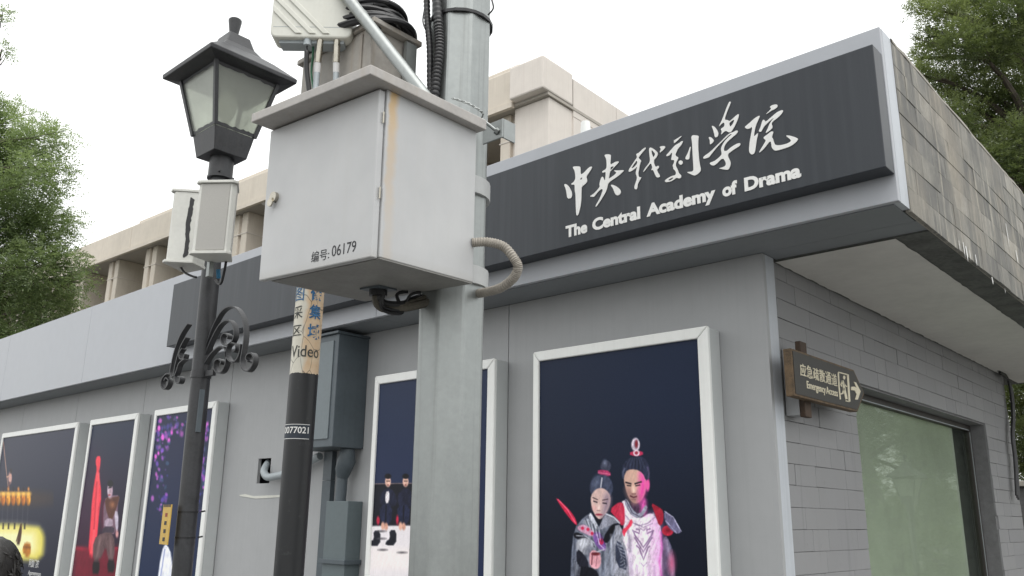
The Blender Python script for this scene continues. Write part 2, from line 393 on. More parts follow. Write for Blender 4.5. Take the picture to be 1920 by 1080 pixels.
def outline_mesh(loops, to3, n, depth, name, mat, parent):
    cu = bpy.data.curves.new('glyphs', 'CURVE'); cu.dimensions = '2D'; cu.fill_mode = 'FRONT'
    cu.fill_mode = 'BOTH'
    for lp in loops:
        sp = cu.splines.new('POLY'); sp.points.add(len(lp)-1); sp.use_cyclic_u = True
        for q, p in zip(sp.points, lp): q.co = (p[0], -p[1], 0, 1)
    o = bpy.data.objects.new('glyphs', cu); COL.objects.link(o)
    dg = bpy.context.evaluated_depsgraph_get(); me = bpy.data.meshes.new_from_object(o.evaluated_get(dg))
    bpy.data.objects.remove(o); bpy.data.curves.remove(cu)
    Mi = WM[parent.name].inverted(); n = np.asarray(n, float)
    for q in me.vertices: q.co = Mi @ Vector(to3(q.co.x, -q.co.y)+n*.0003)
    bm = bmesh.new(); bm.from_mesh(me)
    r = bmesh.ops.extrude_face_region(bm, geom=list(bm.faces)); nn = Mi.to_3x3() @ Vector(n*(depth-.0003))
    bmesh.ops.translate(bm, verts=[g for g in r['geom'] if isinstance(g, bmesh.types.BMVert)], vec=nn)
    bmesh.ops.recalc_face_normals(bm, faces=bm.faces)
    for f_ in bm.faces: f_.smooth = False
    bm.to_mesh(me); bm.free(); me.materials.clear(); return link(name, me, mat, parent)
def text_cyl(s, c, r, a0, a1, z0, z1, mat, name, parent, bold=0.):
    """lettering wrapped on a pole of radius r at c between angles a0 (left) and a1 (right)"""
    me = text_mesh(s, bold); bm = bmesh.new(); bm.from_mesh(me)
    xs = [q.co.x for q in bm.verts]; ys = [q.co.y for q in bm.verts]; lo, hi, yl, yh = min(xs), max(xs), min(ys), max(ys)
    N = max(6, int(abs(a1-a0)/.12))
    for i in range(1, N):
        bmesh.ops.bisect_plane(bm, geom=bm.verts[:]+bm.edges[:]+bm.faces[:], plane_co=(lo+(hi-lo)*i/N, 0, 0), plane_no=(1, 0, 0))
    Mi = WM[parent.name].inverted()
    for q in bm.verts:
        a = a0+(a1-a0)*(q.co.x-lo)/(hi-lo); z = z0+(z1-z0)*(q.co.y-yl)/(yh-yl)
        q.co = Mi @ Vector((c[0]+(r+.0012)*math.cos(a), c[1]+(r+.0012)*math.sin(a), z))
    bm.to_mesh(me); bm.free(); me.materials.clear(); return link(name, me, mat, parent)

# ================================================================== SETTING
g = MB(); g.add([(-400,-400,-.13),(400,-400,-.13),(400,400,-.13),(-400,400,-.13)], [(0,1,2,3)])
tag(g.build('ground', GROUNDM), None, kind='structure')
g = MB(); g.add([(-60,-9.5,-.126),(60,-9.5,-.126),(60,-4.6,-.126),(-60,-4.6,-.126)], [(0,1,2,3)])
tag(g.build('road', ROADM), None, kind='structure')
g = MB().box(-60, 60, -4.6, 7.2, -.5, 0.)
tag(g.build('pavement', PAVEM, bev=.02), None, kind='structure')

# ================================================================== LOW BUILDING
E0 = -.2344*S; RX = .5905*S; ZT = 1.649*S+1.6; ZB = 1.0117*S+1.6; ZS = 1.0075*S+1.6
XL = -13.2; WX = -.02; YE = 4.8
bld = thing('roadside_building', (0, 0, 0), 'low grey clad building with overhanging grey fascia, brick side wall and stone parapet', 'building')
def part(mb, name, mat, parent, **k): return mb.build(name, mat, parent, **k)
# wall core behind the cladding
# facade panels, one has the cable opening cut in it
hole0 = on_y(485, 860, 0); hole1 = on_y(505, 906, 0); HX0, HX1, HZ0, HZ1 = hole0[0], hole0[0]+.185, hole1[2], hole0[2]
b = MB()
for q in ((XL, HX0-.02, 0, ZB+.05), (HX1+.02, -.3, 0, ZB+.05), (HX0-.02, HX1+.02, 0, HZ0-.02), (HX0-.02, HX1+.02, HZ1+.02, ZB+.05)): b.box(q[0], q[1], .03, .25, q[2], q[3])
part(b, 'wall_core', RUBBER, bld)
seams = [0.0, -1.726, -3.37, -5.02, -6.67, -8.32, -9.97, -11.6, XL]
for a, c in zip(seams[1:], seams[:-1]):
    x0, x1 = a+.003, c-(.003 if c < 0 else 0)
    b = MB()
    if x0 < HX0 < x1:
        for q in ((x0, HX0, 0, ZS), (HX1, x1, 0, ZS), (HX0, HX1, 0, HZ0), (HX0, HX1, HZ1, ZS)): b.box(q[0], q[1], 0, .028, q[2], q[3])
    else: b.box(x0, x1, 0, .028, 0, ZS)
    part(b, 'wall_panel', WALLP, bld)
# corner trim: return of the cladding on the side
b = MB().box(-.028, .0, .0285, .125, 0, ZS); part(b, 'corner_trim', TRIM, bld)
# peeled strip of paint
pk = [on_y(*p, -.002) for p in ((449,928),(460,926.5),(475,930),(500,929),(527,928),(527,932),(505,933.5),(480,935),(462,932),(450,930))]
part(MB().prism(pk, (0, -.002, 0)), 'peeled_paint', CREAM, bld)['label'] = 'cream strip of torn paint on the wall'
# fascia
fs = [RX, -2.679, -5.1, -7.516, -9.93, XL]
for a, c in zip(fs[1:], fs[:-1]):
    part(MB().box(a+.002, c-(.002 if c < RX else 0), E0, E0+.03, ZB, ZT), 'fascia_panel', FASC, bld, bev=.003)
part(MB().box(RX-.03, RX, E0+.0301, E0+.14, ZB, ZT), 'fascia_return', TRIM, bld)
# fascia underside
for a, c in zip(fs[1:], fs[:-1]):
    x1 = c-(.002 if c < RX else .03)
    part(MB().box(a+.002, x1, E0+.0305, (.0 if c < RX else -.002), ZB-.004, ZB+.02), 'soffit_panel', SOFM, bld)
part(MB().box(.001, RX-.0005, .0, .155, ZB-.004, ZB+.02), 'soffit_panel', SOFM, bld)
# roof slab + coping
part(MB().box(XL, RX-.06, E0+.06, 5.4, ZB+.06, ZT-.12), 'roof', CONC, bld)
part(MB().box(XL, RX-.032, E0+.032, E0+.13, ZT-.06, ZT-.004), 'roof_edge', FASC, bld)
# side wall with window opening
wt = on_x(1733, 760.5, WX)[2]; WY0 = on_x(1606.5, 775, WX)[1]; WY1 = on_x(1848, 800, WX)[1]
WZ1 = (on_x(1619.3, 723, WX)[2]+on_x(1846.9, 797.4, WX)[2])/2; WZ0 = .75
b = MB()
for q in ((.125, WY0, 0, ZB+.05), (WY1, YE, 0, ZB+.05), (WY0, WY1, 0, WZ0), (WY0, WY1, WZ1, ZB+.05)): b.box(-.3, WX-.014, q[0], q[1], q[2], q[3])
sw = part(b, 'side_wall', MORTAR, bld)
part(MB().box(-.3, -.1, YE, YE+.25, 0, ZB+.05), 'rear_return_wall', MORTAR, bld)
CH = .0778*S*(CAM[0]-WX)/(CAM[0]-.0351*S); BL = .385
zc0 = 1.6+.0501*S*(CAM[0]-WX)/(CAM[0]-.0351*S)-8*CH     # one bed joint measured in the picture
def brick_mesh(l, h, t, sd):
    rr = random.Random(sd); bm = bmesh.new(); bmesh.ops.create_cube(bm, size=1)
    for v in bm.verts:
        v.co.x *= t; v.co.y *= l; v.co.z *= h
        v.co += Vector((rr.uniform(-1, 1)*.0012, rr.uniform(-1, 1)*.0015, rr.uniform(-1, 1)*.0015))
    bmesh.ops.bevel(bm, geom=[e for e in bm.edges if all(v.co.x > 0 for v in e.verts)], offset=.0018, segments=1, affect='EDGES')
    me = bpy.data.meshes.new('brick'); bm.to_mesh(me); bm.free(); me.materials.append(BRICK); return me
bcache = {}
def put_piece(name, key, mk, loc, parent, mat):
    if key not in bcache: bcache[key] = mk()
    o = bpy.data.objects.new(name, bcache[key]); COL.objects.link(o); o.parent = parent
    o.location = WM[parent.name].inverted() @ Vector(loc); return o
row = 0; z = zc0
while z < ZB-.01:
    h = min(CH, ZB-.003-z)
    if h < .03: break
    spans = [(.128, WY0-.001), (WY1+.001, YE)] if (z+h*.5 < WZ1 and z+h*.5 > WZ0) else [(.128, YE)]
    for (s0, s1) in spans:
        y = s0-(BL*(.52 if row % 2 else 0)) - (.11 if row % 3 == 0 else 0)
        while y < s1-.004:
            l = BL*random.choice((1, 1, 1, .62, .5, 1.05))
            a, c = max(y, s0), min(y+l, s1)
            if s1-c < .07: c = s1
            if c-a > .04:
                zz0, zz1 = z+.001, z+h-.001
                if spans[0][1] == YE and z < WZ1 < z+h and a < WY1 and c > WY0: zz0 = WZ1+.001   # cut above the opening
                L = round(c-a-.003, 3); H = round(zz1-zz0, 3)
                put_piece('brick', (L, H), lambda L=L, H=H: brick_mesh(L, H, .016, int(L*999+H*77)),
                          (WX-.008+random.uniform(-.0018, .0018), (a+c)/2, (zz0+zz1)/2), sw, BRICK)
            y = c if c == s1 else y+l
    z += CH; row += 1
# window
wn = MB()
FX = WX-.13
for q in ((WY0, WY1, WZ1-.05, WZ1), (WY0, WY1, WZ0, WZ0+.05), (WY0, WY0+.05, WZ0+.05, WZ1-.05), (WY1-.06, WY1, WZ0+.05, WZ1-.05)): wn.box(FX-.04, FX+.015, q[0]+.0005, q[1]-.0005, q[2], q[3])
win = part(wn, 'window', BRONZE, bld, bev=.004)
win['label'] = 'wide side window with pale blind behind green glass'
part(MB().box(FX-.012, FX-.006, WY0+.05, WY1-.06, WZ0+.05, WZ1-.05), 'pane', WGLASS, win)
part(MB().box(FX+.0152, FX+.019, WY0+.06, WY1-.07, WZ1-.046, WZ1-.040), 'bead', GREYPVC, win)
part(MB().box(FX+.0152, FX+.019, WY1-.052, WY1-.046, WZ0+.06, WZ1-.06), 'bead', GREYPVC, win)
part(MB().box(FX-.026, FX-.022, WY0+.045, WY1-.40, WZ0+.045, WZ1-.045), 'blind', BLIND, win)
part(MB().box(-1.6, -1.55, .3, YE, .0, ZB), 'inner_wall', CONC, bld)
part(MB().box(WX-.2, WX-.0143, WY0-.001, WY1+.001, WZ1+.0005, WZ1+.01), 'lintel', SOFM, bld)
# side roof overhang: concrete slab, plaster skin with ragged edges, cable at the far corner
part(MB().box(-.3, RX-.02, .156, 5.4, ZB-.012, ZB+.06), 'overhang_slab', CONC, bld)
r1 = random.Random(3); edge_o = []; edge_i = []
N = 90
for i in range(N+1):
    y = .157+(5.3-.157)*i/N
    edge_o.append((.60+r1.uniform(-.004, .004), y)); edge_i.append((-.006+r1.uniform(-.004, .006), y))
pl = [(x, y, ZB-.016) for x, y in edge_o]+[(x, y, ZB-.016) for x, y in edge_i[::-1]]
n = N+1; mbp = MB(); vs = [(x, y, ZB-.0165) for x, y in edge_o]+[(x, y, ZB-.0165) for x, y in edge_i]
mbp.add(vs, [(i, i+1, n+i+1, n+i) for i in range(N)]); part(mbp, 'soffit_plaster', WPL, bld)
par = part(MB().box(RX-.018, RX-.012, E0+.14, 5.4, ZB-.012, ZT-.03), 'parapet', CEM, bld)
TH = (ZT-.012-(ZB-.012))/7; TL = .252
def tile_mesh(l, h, sd):
    rr = random.Random(sd); bm = bmesh.new(); bmesh.ops.create_cube(bm, size=1)
    for v in bm.verts: v.co.x *= .016; v.co.y *= l; v.co.z *= h; v.co += Vector((rr.uniform(-1, 1)*.0015, rr.uniform(-1, 1)*.0012, rr.uniform(-1, 1)*.0012))
    bmesh.ops.bevel(bm, geom=[e for e in bm.edges if all(v.co.x > 0 for v in e.verts)], offset=.001, segments=1, affect='EDGES')
    me = bpy.data.meshes.new('tile'); bm.to_mesh(me); bm.free(); me.materials.append(STONE); return me
for r in range(7):
    y = E0+.1405-(TL*.45 if r % 2 else 0)
    while y < 5.4:
        l = TL*random.choice((1, 1, 1.25, .8)); a = max(y, E0+.1405); c = min(y+l, 5.4)
        if c-a > .03:
            L = round(c-a-.001, 3)
            put_piece('tile', ('t', L, r % 3), lambda L=L: tile_mesh(L, TH-.0008, int(L*1000)+r), (RX-.0055+random.uniform(-.0015, .002), (a+c)/2, ZB-.012+TH*(r+.5)), par, STONE)
        y += l
for i_, (a_, c_) in enumerate((((1798,452),(1803,474)),((1806,455),(1812,486)),((1811,462),(1818,494)),((1818,470),(1823,492)),((1829,478),(1832,500)),((1860,520),(1862,534)),((1884,541),(1887,552)),((1886,420),(1897,470)),((1905,470),(1911,498)))):
    q0, q1 = on_x(*a_, RX+.0095), on_x(*c_, RX+.0095); w_ = .006+.006*((i_*7) % 3)
    part(MB().add([(RX+.0095, q0[1]-w_*.5, q0[2]), (RX+.0095, q0[1]+w_*.3, q0[2]+.004), (RX+.0095, q0[1]+w_, (q0[2]+q1[2])/2), (RX+.0095, q0[1]+w_*.2, q1[2]), (RX+.0095, q0[1]-w_*.3, (q0[2]+q1[2])/2)], [(0, 1, 2, 3, 4)]), 'paint_scrape', LETTER, par)
cp = MB(); pts = []
for i in range(60):
    y = E0+.142+(5.4-E0-.142)*i/59; pts.append((y, r1.uniform(-.006, .006), r1.uniform(-.005, .005)))
vs = []
for y, dx, dz in pts: vs += [(RX-.10, y, ZT-.012), (RX+.004+dx*.4, y, ZT-.012), (RX+.002+dx*.5, y, ZT+.006+dz*.6), (RX-.10, y, ZT+.010)]
cp.add(vs, [(i*4+k, i*4+(k+1) % 4, i*4+4+(k+1) % 4, i*4+4+k) for i in range(59) for k in range(4)])
part(cp, 'coping', CEM, bld)
ce = [on_x(*p, WX+.05) for p in ((1872,694),(1885,704),(1892,720),(1896,745),(1898,780),(1897,815),(1902,860),(1906,930))]
for k in range(3):
    o = part(MB().tube(catmull([p+np.array([.0, .03*k, -.01*k+.008*math.sin(k*5+i)]) for i, p in enumerate(ce)], 5), .011, 8), 'corner_cable', RUBBER, bld, smooth=True)

# ---------------------------------------------------------------- name board
BY = E0-.11; BZ0, BZ1 = 3.04, 3.622; BX0, BX1 = on_y(324, 600, BY+.03)[0], .765
nb = thing('name_board', (0, E0, BZ0), 'long black name board with white Chinese and English lettering on the fascia', 'sign')
BZ0 = (on_x(1661.3, 310.7, BX1)[2]+on_y(1120, 449.8, BY)[2])/2; BZ1 = (on_x(1636.3, 80.4, BX1)[2]+on_y(912.4, 333.1, BY)[2])/2
part(MB().box(BX0, BX1, BY, E0-.001, BZ0, BZ1), 'board', BOARD, nb, bev=.004)
def zoom_to(ox, oy, k, Y): return lambda x, y: on_y(ox+x/k, oy+y/k, Y)
GL = [
 ((1050,260,6.747), [
  [[(163,368),(175,352),(253,352),(263,368),(262,458),(300,440),(370,362),(410,352),(408,372),(375,425),(335,480),(345,515),(348,545),(325,575),(278,608),(275,650),(272,790),(258,880),(235,968),(215,975),(208,950),(203,850),(200,700),(188,655),(192,580),(148,585),(145,572),(175,552),(197,518),(198,470),(188,400)],
   [(258,510),(275,492),(288,495),(280,515),(262,525)],
   [(55,585),(68,572),(95,585),(125,620),(150,670),(157,715),(148,750),(115,762),(95,750),(88,700),(78,640)]],
  [[(563,215),(585,198),(645,202),(647,225),(637,335),(665,318),(710,292),(748,288),(745,305),(700,350),(645,410),(635,420),(622,490),(620,510),(660,485),(725,432),(690,412),(690,402),(730,405),(805,398),(812,408),(780,440),(720,490),(640,540),(608,575),(598,640),(570,700),(520,780),(465,862),(452,860),(458,840),(500,770),(530,700),(548,640),(520,640),(480,680),(440,730),(430,738),(385,735),(383,728),(420,705),(460,670),(510,608),(500,580),(515,520),(535,478),(550,490),(565,530),(575,525),(580,470),(582,418),(545,435),(535,425),(545,408),(588,385),(595,340),(590,270),(580,238)],
   [(640,385),(645,365),(670,350),(685,355),(665,380),(640,402)],
   [(643,592),(660,582),(700,595),(745,625),(772,660),(772,695),(745,718),(715,718),(695,690),(675,630)]]]),
 ((1170,240,8.307), [
  [[(192,415),(205,402),(240,385),(290,335),(335,303),(347,315),(320,350),(270,410),(238,450),(232,470),(250,490),(275,510),(258,545),(245,600),(238,650),(225,700),(230,760),(255,770),(275,765),(262,800),(235,840),(215,880),(212,940),(195,960),(170,952),(165,920),(180,870),(205,800),(205,760),(185,710),(195,660),(212,600),(180,630),(130,670),(85,685),(75,672),(85,640),(130,575),(180,500),(208,460),(205,440)],
   [(205,505),(213,540),(195,580),(150,620),(120,635),(125,615),(170,550)],
   [(392,325),(410,305),(440,312),(490,345),(528,385),(530,415),(515,450),(480,490),(470,510),(472,560),(490,600),(510,605),(535,590),(550,600),(545,625),(515,650),(525,680),(565,745),(558,768),(530,775),(505,765),(485,720),(465,670),(450,655),(425,662),(440,635),(445,610),(430,560),(410,560),(370,610),(310,690),(303,680),(330,630),(380,570),(405,535),(410,490),(400,420)],
   [(428,350),(445,352),(485,395),(488,415),(470,450),(455,455),(440,410)],
   [(555,300),(585,285),(640,283),(648,300),(630,330),(565,388),(560,375),(578,335),(575,318)]],
  [[(775,205),(800,185),(905,122),(900,135),(840,195),(785,240),(780,235),(788,215)],
   [(775,300),(800,270),(850,245),(915,200),(922,215),(895,270),(840,330),(825,370),(800,420),(820,445),(848,455),(848,480),(825,520),(810,560),(812,600),(840,650),(858,705),(890,735),(898,755),(885,785),(850,788),(820,775),(780,810),(720,840),(660,848),(640,835),(645,815),(690,780),(760,745),(800,740),(815,710),(810,680),(790,655),(770,640),(772,615),(760,590),(775,560),(790,520),(780,500),(735,502),(745,465),(752,420),(752,375),(720,420),(690,440),(665,440),(662,425),(685,400),(730,350)],
   [(695,810),(730,785),(770,770),(770,785),(735,815),(700,822)],
   [(887+33*math.cos(a*.6283), 540+35*math.sin(a*.6283)) for a in range(10)],
   [(1040,290),(1045,310),(1025,400),(1025,470),(1010,492),(975,495),(960,480),(965,450),(1000,390),(1025,310)],
   [(1050,150),(1065,120),(1090,113),(1155,120),(1170,135),(1160,170),(1158,300),(1168,450),(1185,580),(1198,625),(1198,670),(1170,705),(1115,742),(1085,742),(1030,715),(988,695),(995,685),(1085,682),(1085,600),(1072,400),(1065,220)]]]),
 ((1310,180,7.2), [
  [[(178,410),(195,403),(225,425),(255,465),(270,510),(262,545),(240,562),(222,558),(212,510),(200,460)],
   [(135,560),(160,552),(195,580),(210,605),(195,630),(160,660),(155,640),(155,600)],
   [(415,78),(438,80),(430,110),(380,230),(350,325),(395,325),(420,345),(460,310),(535,243),(548,255),(535,310),(500,390),(455,470),(430,495),(400,490),(375,470),(345,485),(310,522),(305,515),(318,480),(302,455),(310,440),(345,420),(355,390),(345,360),(325,365),(280,412),(278,405),(310,345),(340,270),(380,160)],
   [(415,370),(440,345),(475,322),(485,330),(465,380),(430,420),(420,400)],
   [(470,490),(500,472),(530,468),(533,485),(510,520),(460,560),(400,610),(360,660),(342,710),(345,745),(385,745),(430,700),(500,655),(555,635),(570,650),(555,680),(500,710),(430,760),(400,785),(398,820),(420,860),(435,900),(430,950),(405,998),(370,998),(280,982),(285,975),(355,955),(375,920),(355,870),(335,845),(300,860),(255,910),(215,942),(175,938),(152,915),(160,900),(210,885),(270,840),(310,800),(315,770),(303,730),(310,690),(340,630),(400,560),(460,515),(430,515),(370,570),(300,640),(220,730),(165,800),(145,830),(80,850),(62,840),(75,815),(150,765),(250,670),(340,580),(410,510)]],
  [[(625,425),(635,410),(680,375),(760,300),(825,265),(828,280),(805,330),(775,400),(755,480),(750,545),(765,540),(800,500),(805,515),(785,600),(772,700),(760,770),(735,792),(710,790),(688,765),(682,720),(695,600),(715,500),(728,430),(715,420),(690,445),(650,445)],
   [(960,150),(1000,122),(1055,115),(1072,130),(1060,160),(1020,185),(975,205),(915,250),(920,238),(960,200),(985,170)],
   [(860,345),(875,320),(895,330),(905,355),(980,290),(1060,220),(1130,190),(1145,200),(1130,235),(1080,290),(1010,340),(985,375),(1000,410),(995,440),(955,475),(912,502),(910,490),(935,440),(960,380),(990,330),(1020,305),(1000,305),(930,370),(880,420),(860,465),(840,488),(820,485),(815,470),(840,420)],
   [(875,570),(890,550),(940,515),(980,480),(1012,482),(1005,510),(990,560),(1005,575),(1015,610),(1030,655),(1060,668),(1120,665),(1200,645),(1250,615),(1245,590),(1185,545),(1190,532),(1250,540),(1340,572),(1345,590),(1320,625),(1240,685),(1130,720),(1050,742),(1015,732),(985,690),(985,640),(970,610),(940,640),(890,710),(825,768),(818,760),(860,690),(910,610),(905,595)]]])]
for (ox, oy, k), chars in GL:
    for ch in chars:
        outline_mesh([chaikin(lp, 2) for lp in ch], zoom_to(ox, oy, k, BY-.001), (0, -1, 0), .003, 'character', LETTER, nb)
xh = None
for w, (a, c) in {'The': ((1061,446.5),(1101.6,436)), 'Central': ((1111,434),(1200.9,410.4)), 'Academy': ((1212.7,406),(1342.2,370)), 'of': ((1355,366.5),(1383,358.5)), 'Drama': ((1396.5,356),(1502.8,331))}.items():
    p, q = on_y(*a, BY-.001), on_y(*c, BY-.001); zb = on_y(1063.7, 446.2, BY)[2]*.5+on_y(1397, 356, BY)[2]*.5
    text_fit(w, (p[0], p[1], zb), (1,0,0), (0,0,1), q[0]-p[0], .063, (0,-1,0), LETTER, 'word', nb, depth=.002, bold=.046, ref=(0., .72))

# ---------------------------------------------------------------- emergency sign on the side wall
EX = .13
ep = [on_x(*p, EX) for p in ((1484.8,652),(1603,694.4),(1621.9,736.7),(1607.8,773),(1490,740.4))]
zt = (ep[0][2]+ep[1][2])/2; zb = (ep[3][2]+ep[4][2])/2; yl = (ep[0][1]+ep[4][1])/2; yr = (ep[1][1]+ep[3][1])/2
outl = [(yl, zt), (yr, zt), (ep[2][1], (zt+zb)/2), (yr, zb), (yl, zb)]
SIGNB = paint('dark_bronze_sign', (.030,.028,.024), .5, var=.4, scale=12, bump=.05)
SIGNW = paint('worn_wood_edge', (.13,.085,.045), .65, var=.6, scale=22, bump=.15)
SIGNT = paint('cream_sign_paint', (.72,.66,.50), .6, var=.12, scale=30)
es = thing('emergency_sign', (WX, yl+.1, zb), 'dark wooden arrow sign with cream emergency exit lettering on brick side wall', 'sign')
part(MB().prism([(EX-.045, y, z) for y, z in outl], (.042, 0, 0)), 'board', SIGNW, es, bev=.003)
ins = [(y+(.012 if y < yr-.01 else -.012 if i != 2 else -.022), z+(-.011 if z > (zt+zb)/2+.01 else .011 if z < (zt+zb)/2-.01 else 0)) for i, (y, z) in enumerate(outl)]
part(MB().prism([(EX-.003, y, z) for y, z in ins], (.003, 0, 0)), 'face_panel', SIGNB, es)
def ex(x, y): return on_x(1470+x/6.75, 630+y/6.75, EX)
cn = '应急疏散通道'; L0, L1 = ex(195, 420)[1], ex(668, 555)[1]; cz = [ex(230, 500)[2], ex(630, 640)[2]]
zb0 = (ex(235, 503)[2]+ex(640, 638)[2])/2; ht = ex(235, 345)[2]-ex(235, 503)[2]
for i, ch in enumerate(cn):
    w = (L1-L0)/6; text_fit(ch, (EX, L0+w*i+.004, zb0), (0,1,0), (0,0,1), w-.008, ht, (1,0,0), SIGNT, 'character', es, depth=.0025, bold=.003)
p, q = ex(290, 660), ex(675, 765)
for w, (x0, x1) in {'Emergency': (290, 525), 'Access': (533, 678)}.items():
    a = ex(x0, 660+(x0-290)*.27)[1]; c = ex(x1, 660+(x1-290)*.27)[1]
    text_fit(w, (EX, a, (p[2]+q[2])/2), (0,1,0), (0,0,1), c-a, .037, (1,0,0), SIGNT, 'word', es, depth=.0025, bold=.01, ref=(0, .72))
def stroke2d(P, w):
    P = [np.array(p, float) for p in P]; Lp, Rp = [], []
    for i in range(len(P)):
        d = P[min(i+1, len(P)-1)]-P[max(i-1, 0)]; d /= np.linalg.norm(d); nn = np.array([-d[1], d[0]])*w/2
        Lp.append(P[i]+nn); Rp.append(P[i]-nn)
    return Lp+Rp[::-1]
for lp in ([(683,462),(692,640),(709,802)], 14), ([(684,458),(800,490)], 13), ([(804,488),(814,660),(824,832)], 22), ([(826,832),(778,820)], 12), ([(735,565),(752,620),(762,690),(788,800)], 27), ([(736,565),(716,615),(728,640)], 12), ([(752,595),(776,632),(795,640)], 13), ([(757,660),(738,728),(706,735)], 17):
    outline_mesh([stroke2d(*lp)], ex, (1,0,0), .0026, 'pictogram', SIGNT, es)
outline_mesh([[(757+14*math.cos(a*.63), 526+26*math.sin(a*.63)) for a in range(10)]], ex, (1,0,0), .0026, 'pictogram', SIGNT, es)
outline_mesh([[(845,645),(885,640),(912,655),(880,580),(908,590),(965,700),(930,805),(895,805),(915,738),(890,690),(845,685)]], ex, (1,0,0), .0026, 'arrow', SIGNT, es)
py0 = on_x(1495, 640, EX-.06)[1]; pt = on_x(1497, 640, EX-.06)[2]; pb = on_x(1508, 782, EX-.06)[2]
part(MB().box(EX-.075, EX-.0455, py0-.0, py0+.075, pb, pt), 'post', BROWNWOOD, es, bev=.004)
part(MB().box(WX+.004, EX-.0755, py0+.0, py0+.11, pb+.01, pt-.03), 'wall_block', WALLP, es, bev=.003)

# ================================================================== POSTER LIGHT BOXES
_VN = np.random.default_rng(1).random((64, 64))
def vnoise(x, y, sx, sy):
    u, v = x/sx, y/sy; i, j = np.floor(u).astype(int), np.floor(v).astype(int); a, b = u-i, v-j; a = a*a*(3-2*a); b = b*b*(3-2*b)
    g_ = lambda p, q: _VN[p % 64, q % 64]
    return (g_(i, j)*(1-a)+g_(i+1, j)*a)*(1-b)+(g_(i, j+1)*(1-a)+g_(i+1, j+1)*a)*b
class Painter:
    def __init__(s, px, py): s.x = px; s.y = py; s.c = np.zeros((len(px), 3)); s.org = (0, 0, 1); s.tex = .22
    def zoom(s, ox, oy, k): s.org = (ox, oy, k)
    def P(s, pts): ox, oy, k = s.org; return np.array([(ox+a/k, oy+b/k) for a, b in pts])
    def blend(s, idx, m, col):
        c = np.array(col, float)/255; m = m[:, None]; x, y = s.x[idx]+col[0]*1.7, s.y[idx]+col[2]*2.3
        n = .5*vnoise(x+y*.25, y, 2.6, 9)+.3*vnoise(x, y, 1.9, 2.6)+.2*vnoise(x-y*.4, y, 7, 22)-.5
        amp = s.tex*(1.3 if max(col)-min(col) < 40 else .8)
        s.c[idx] = s.c[idx]*(1-m)+np.clip(c*(1+amp*n[:, None])+amp*.10*n[:, None], 0, 1)*m
    def poly(s, pts, col, blur=1.2, alpha=1., smooth=1):
        pts = s.P(chaikin(pts, smooth)) if smooth else s.P(pts)
        lo = pts.min(0)-blur*2; hi = pts.max(0)+blur*2
        idx = np.nonzero((s.x > lo[0]) & (s.x < hi[0]) & (s.y > lo[1]) & (s.y < hi[1]))[0]
        if not len(idx): return
        x, y = s.x[idx], s.y[idx]; ins = np.zeros(len(idx), bool); d2 = np.full(len(idx), 1e9)
        for i in range(len(pts)):
            (ax, ay), (bx, by) = pts[i], pts[(i+1) % len(pts)]
            cr = ((ay > y) != (by > y)) & (x < (bx-ax)*(y-ay)/((by-ay) if by != ay else 1e-9)+ax); ins ^= cr
            t = np.clip(((x-ax)*(bx-ax)+(y-ay)*(by-ay))/((bx-ax)**2+(by-ay)**2+1e-9), 0, 1)
            d2 = np.minimum(d2, (x-ax-t*(bx-ax))**2+(y-ay-t*(by-ay))**2)
        d = np.sqrt(d2)*np.where(ins, 1, -1); s.blend(idx, np.clip(d/blur*.5+.5, 0, 1)*alpha, col)
    def ell(s, cx, cy, rx, ry, col, blur=1.2, alpha=1., rot=0):
        ox, oy, k = s.org; cx, cy, rx, ry = ox+cx/k, oy+cy/k, rx/k, ry/k
        R = max(rx, ry)+blur*2; idx = np.nonzero((abs(s.x-cx) < R) & (abs(s.y-cy) < R))[0]
        if not len(idx): return
        a, b = s.x[idx]-cx, s.y[idx]-cy; ca, sa = math.cos(rot), math.sin(rot); u, v = a*ca+b*sa, -a*sa+b*ca
        q = np.sqrt((u/rx)**2+(v/ry)**2)+1e-9; d = (1-q)*min(rx, ry); s.blend(idx, np.clip(d/blur*.5+.5, 0, 1)*alpha, col)
    def line(s, pts, w, col, blur=1., alpha=1.): s.poly(stroke2d(pts, w), col, blur, alpha, 0)
    def grad(s, y0, y1, c0, c1):
        ox, oy, k = s.org; t = np.clip((s.y-oy-y0/k)/((y1-y0)/k), 0, 1)[:, None]; s.c = np.array(c0)/255*(1-t)+np.array(c1)/255*t
PD = .1042*S; PT = .7283*S+1.6; PBOT = PT-1.95; PGAIN = 1.0
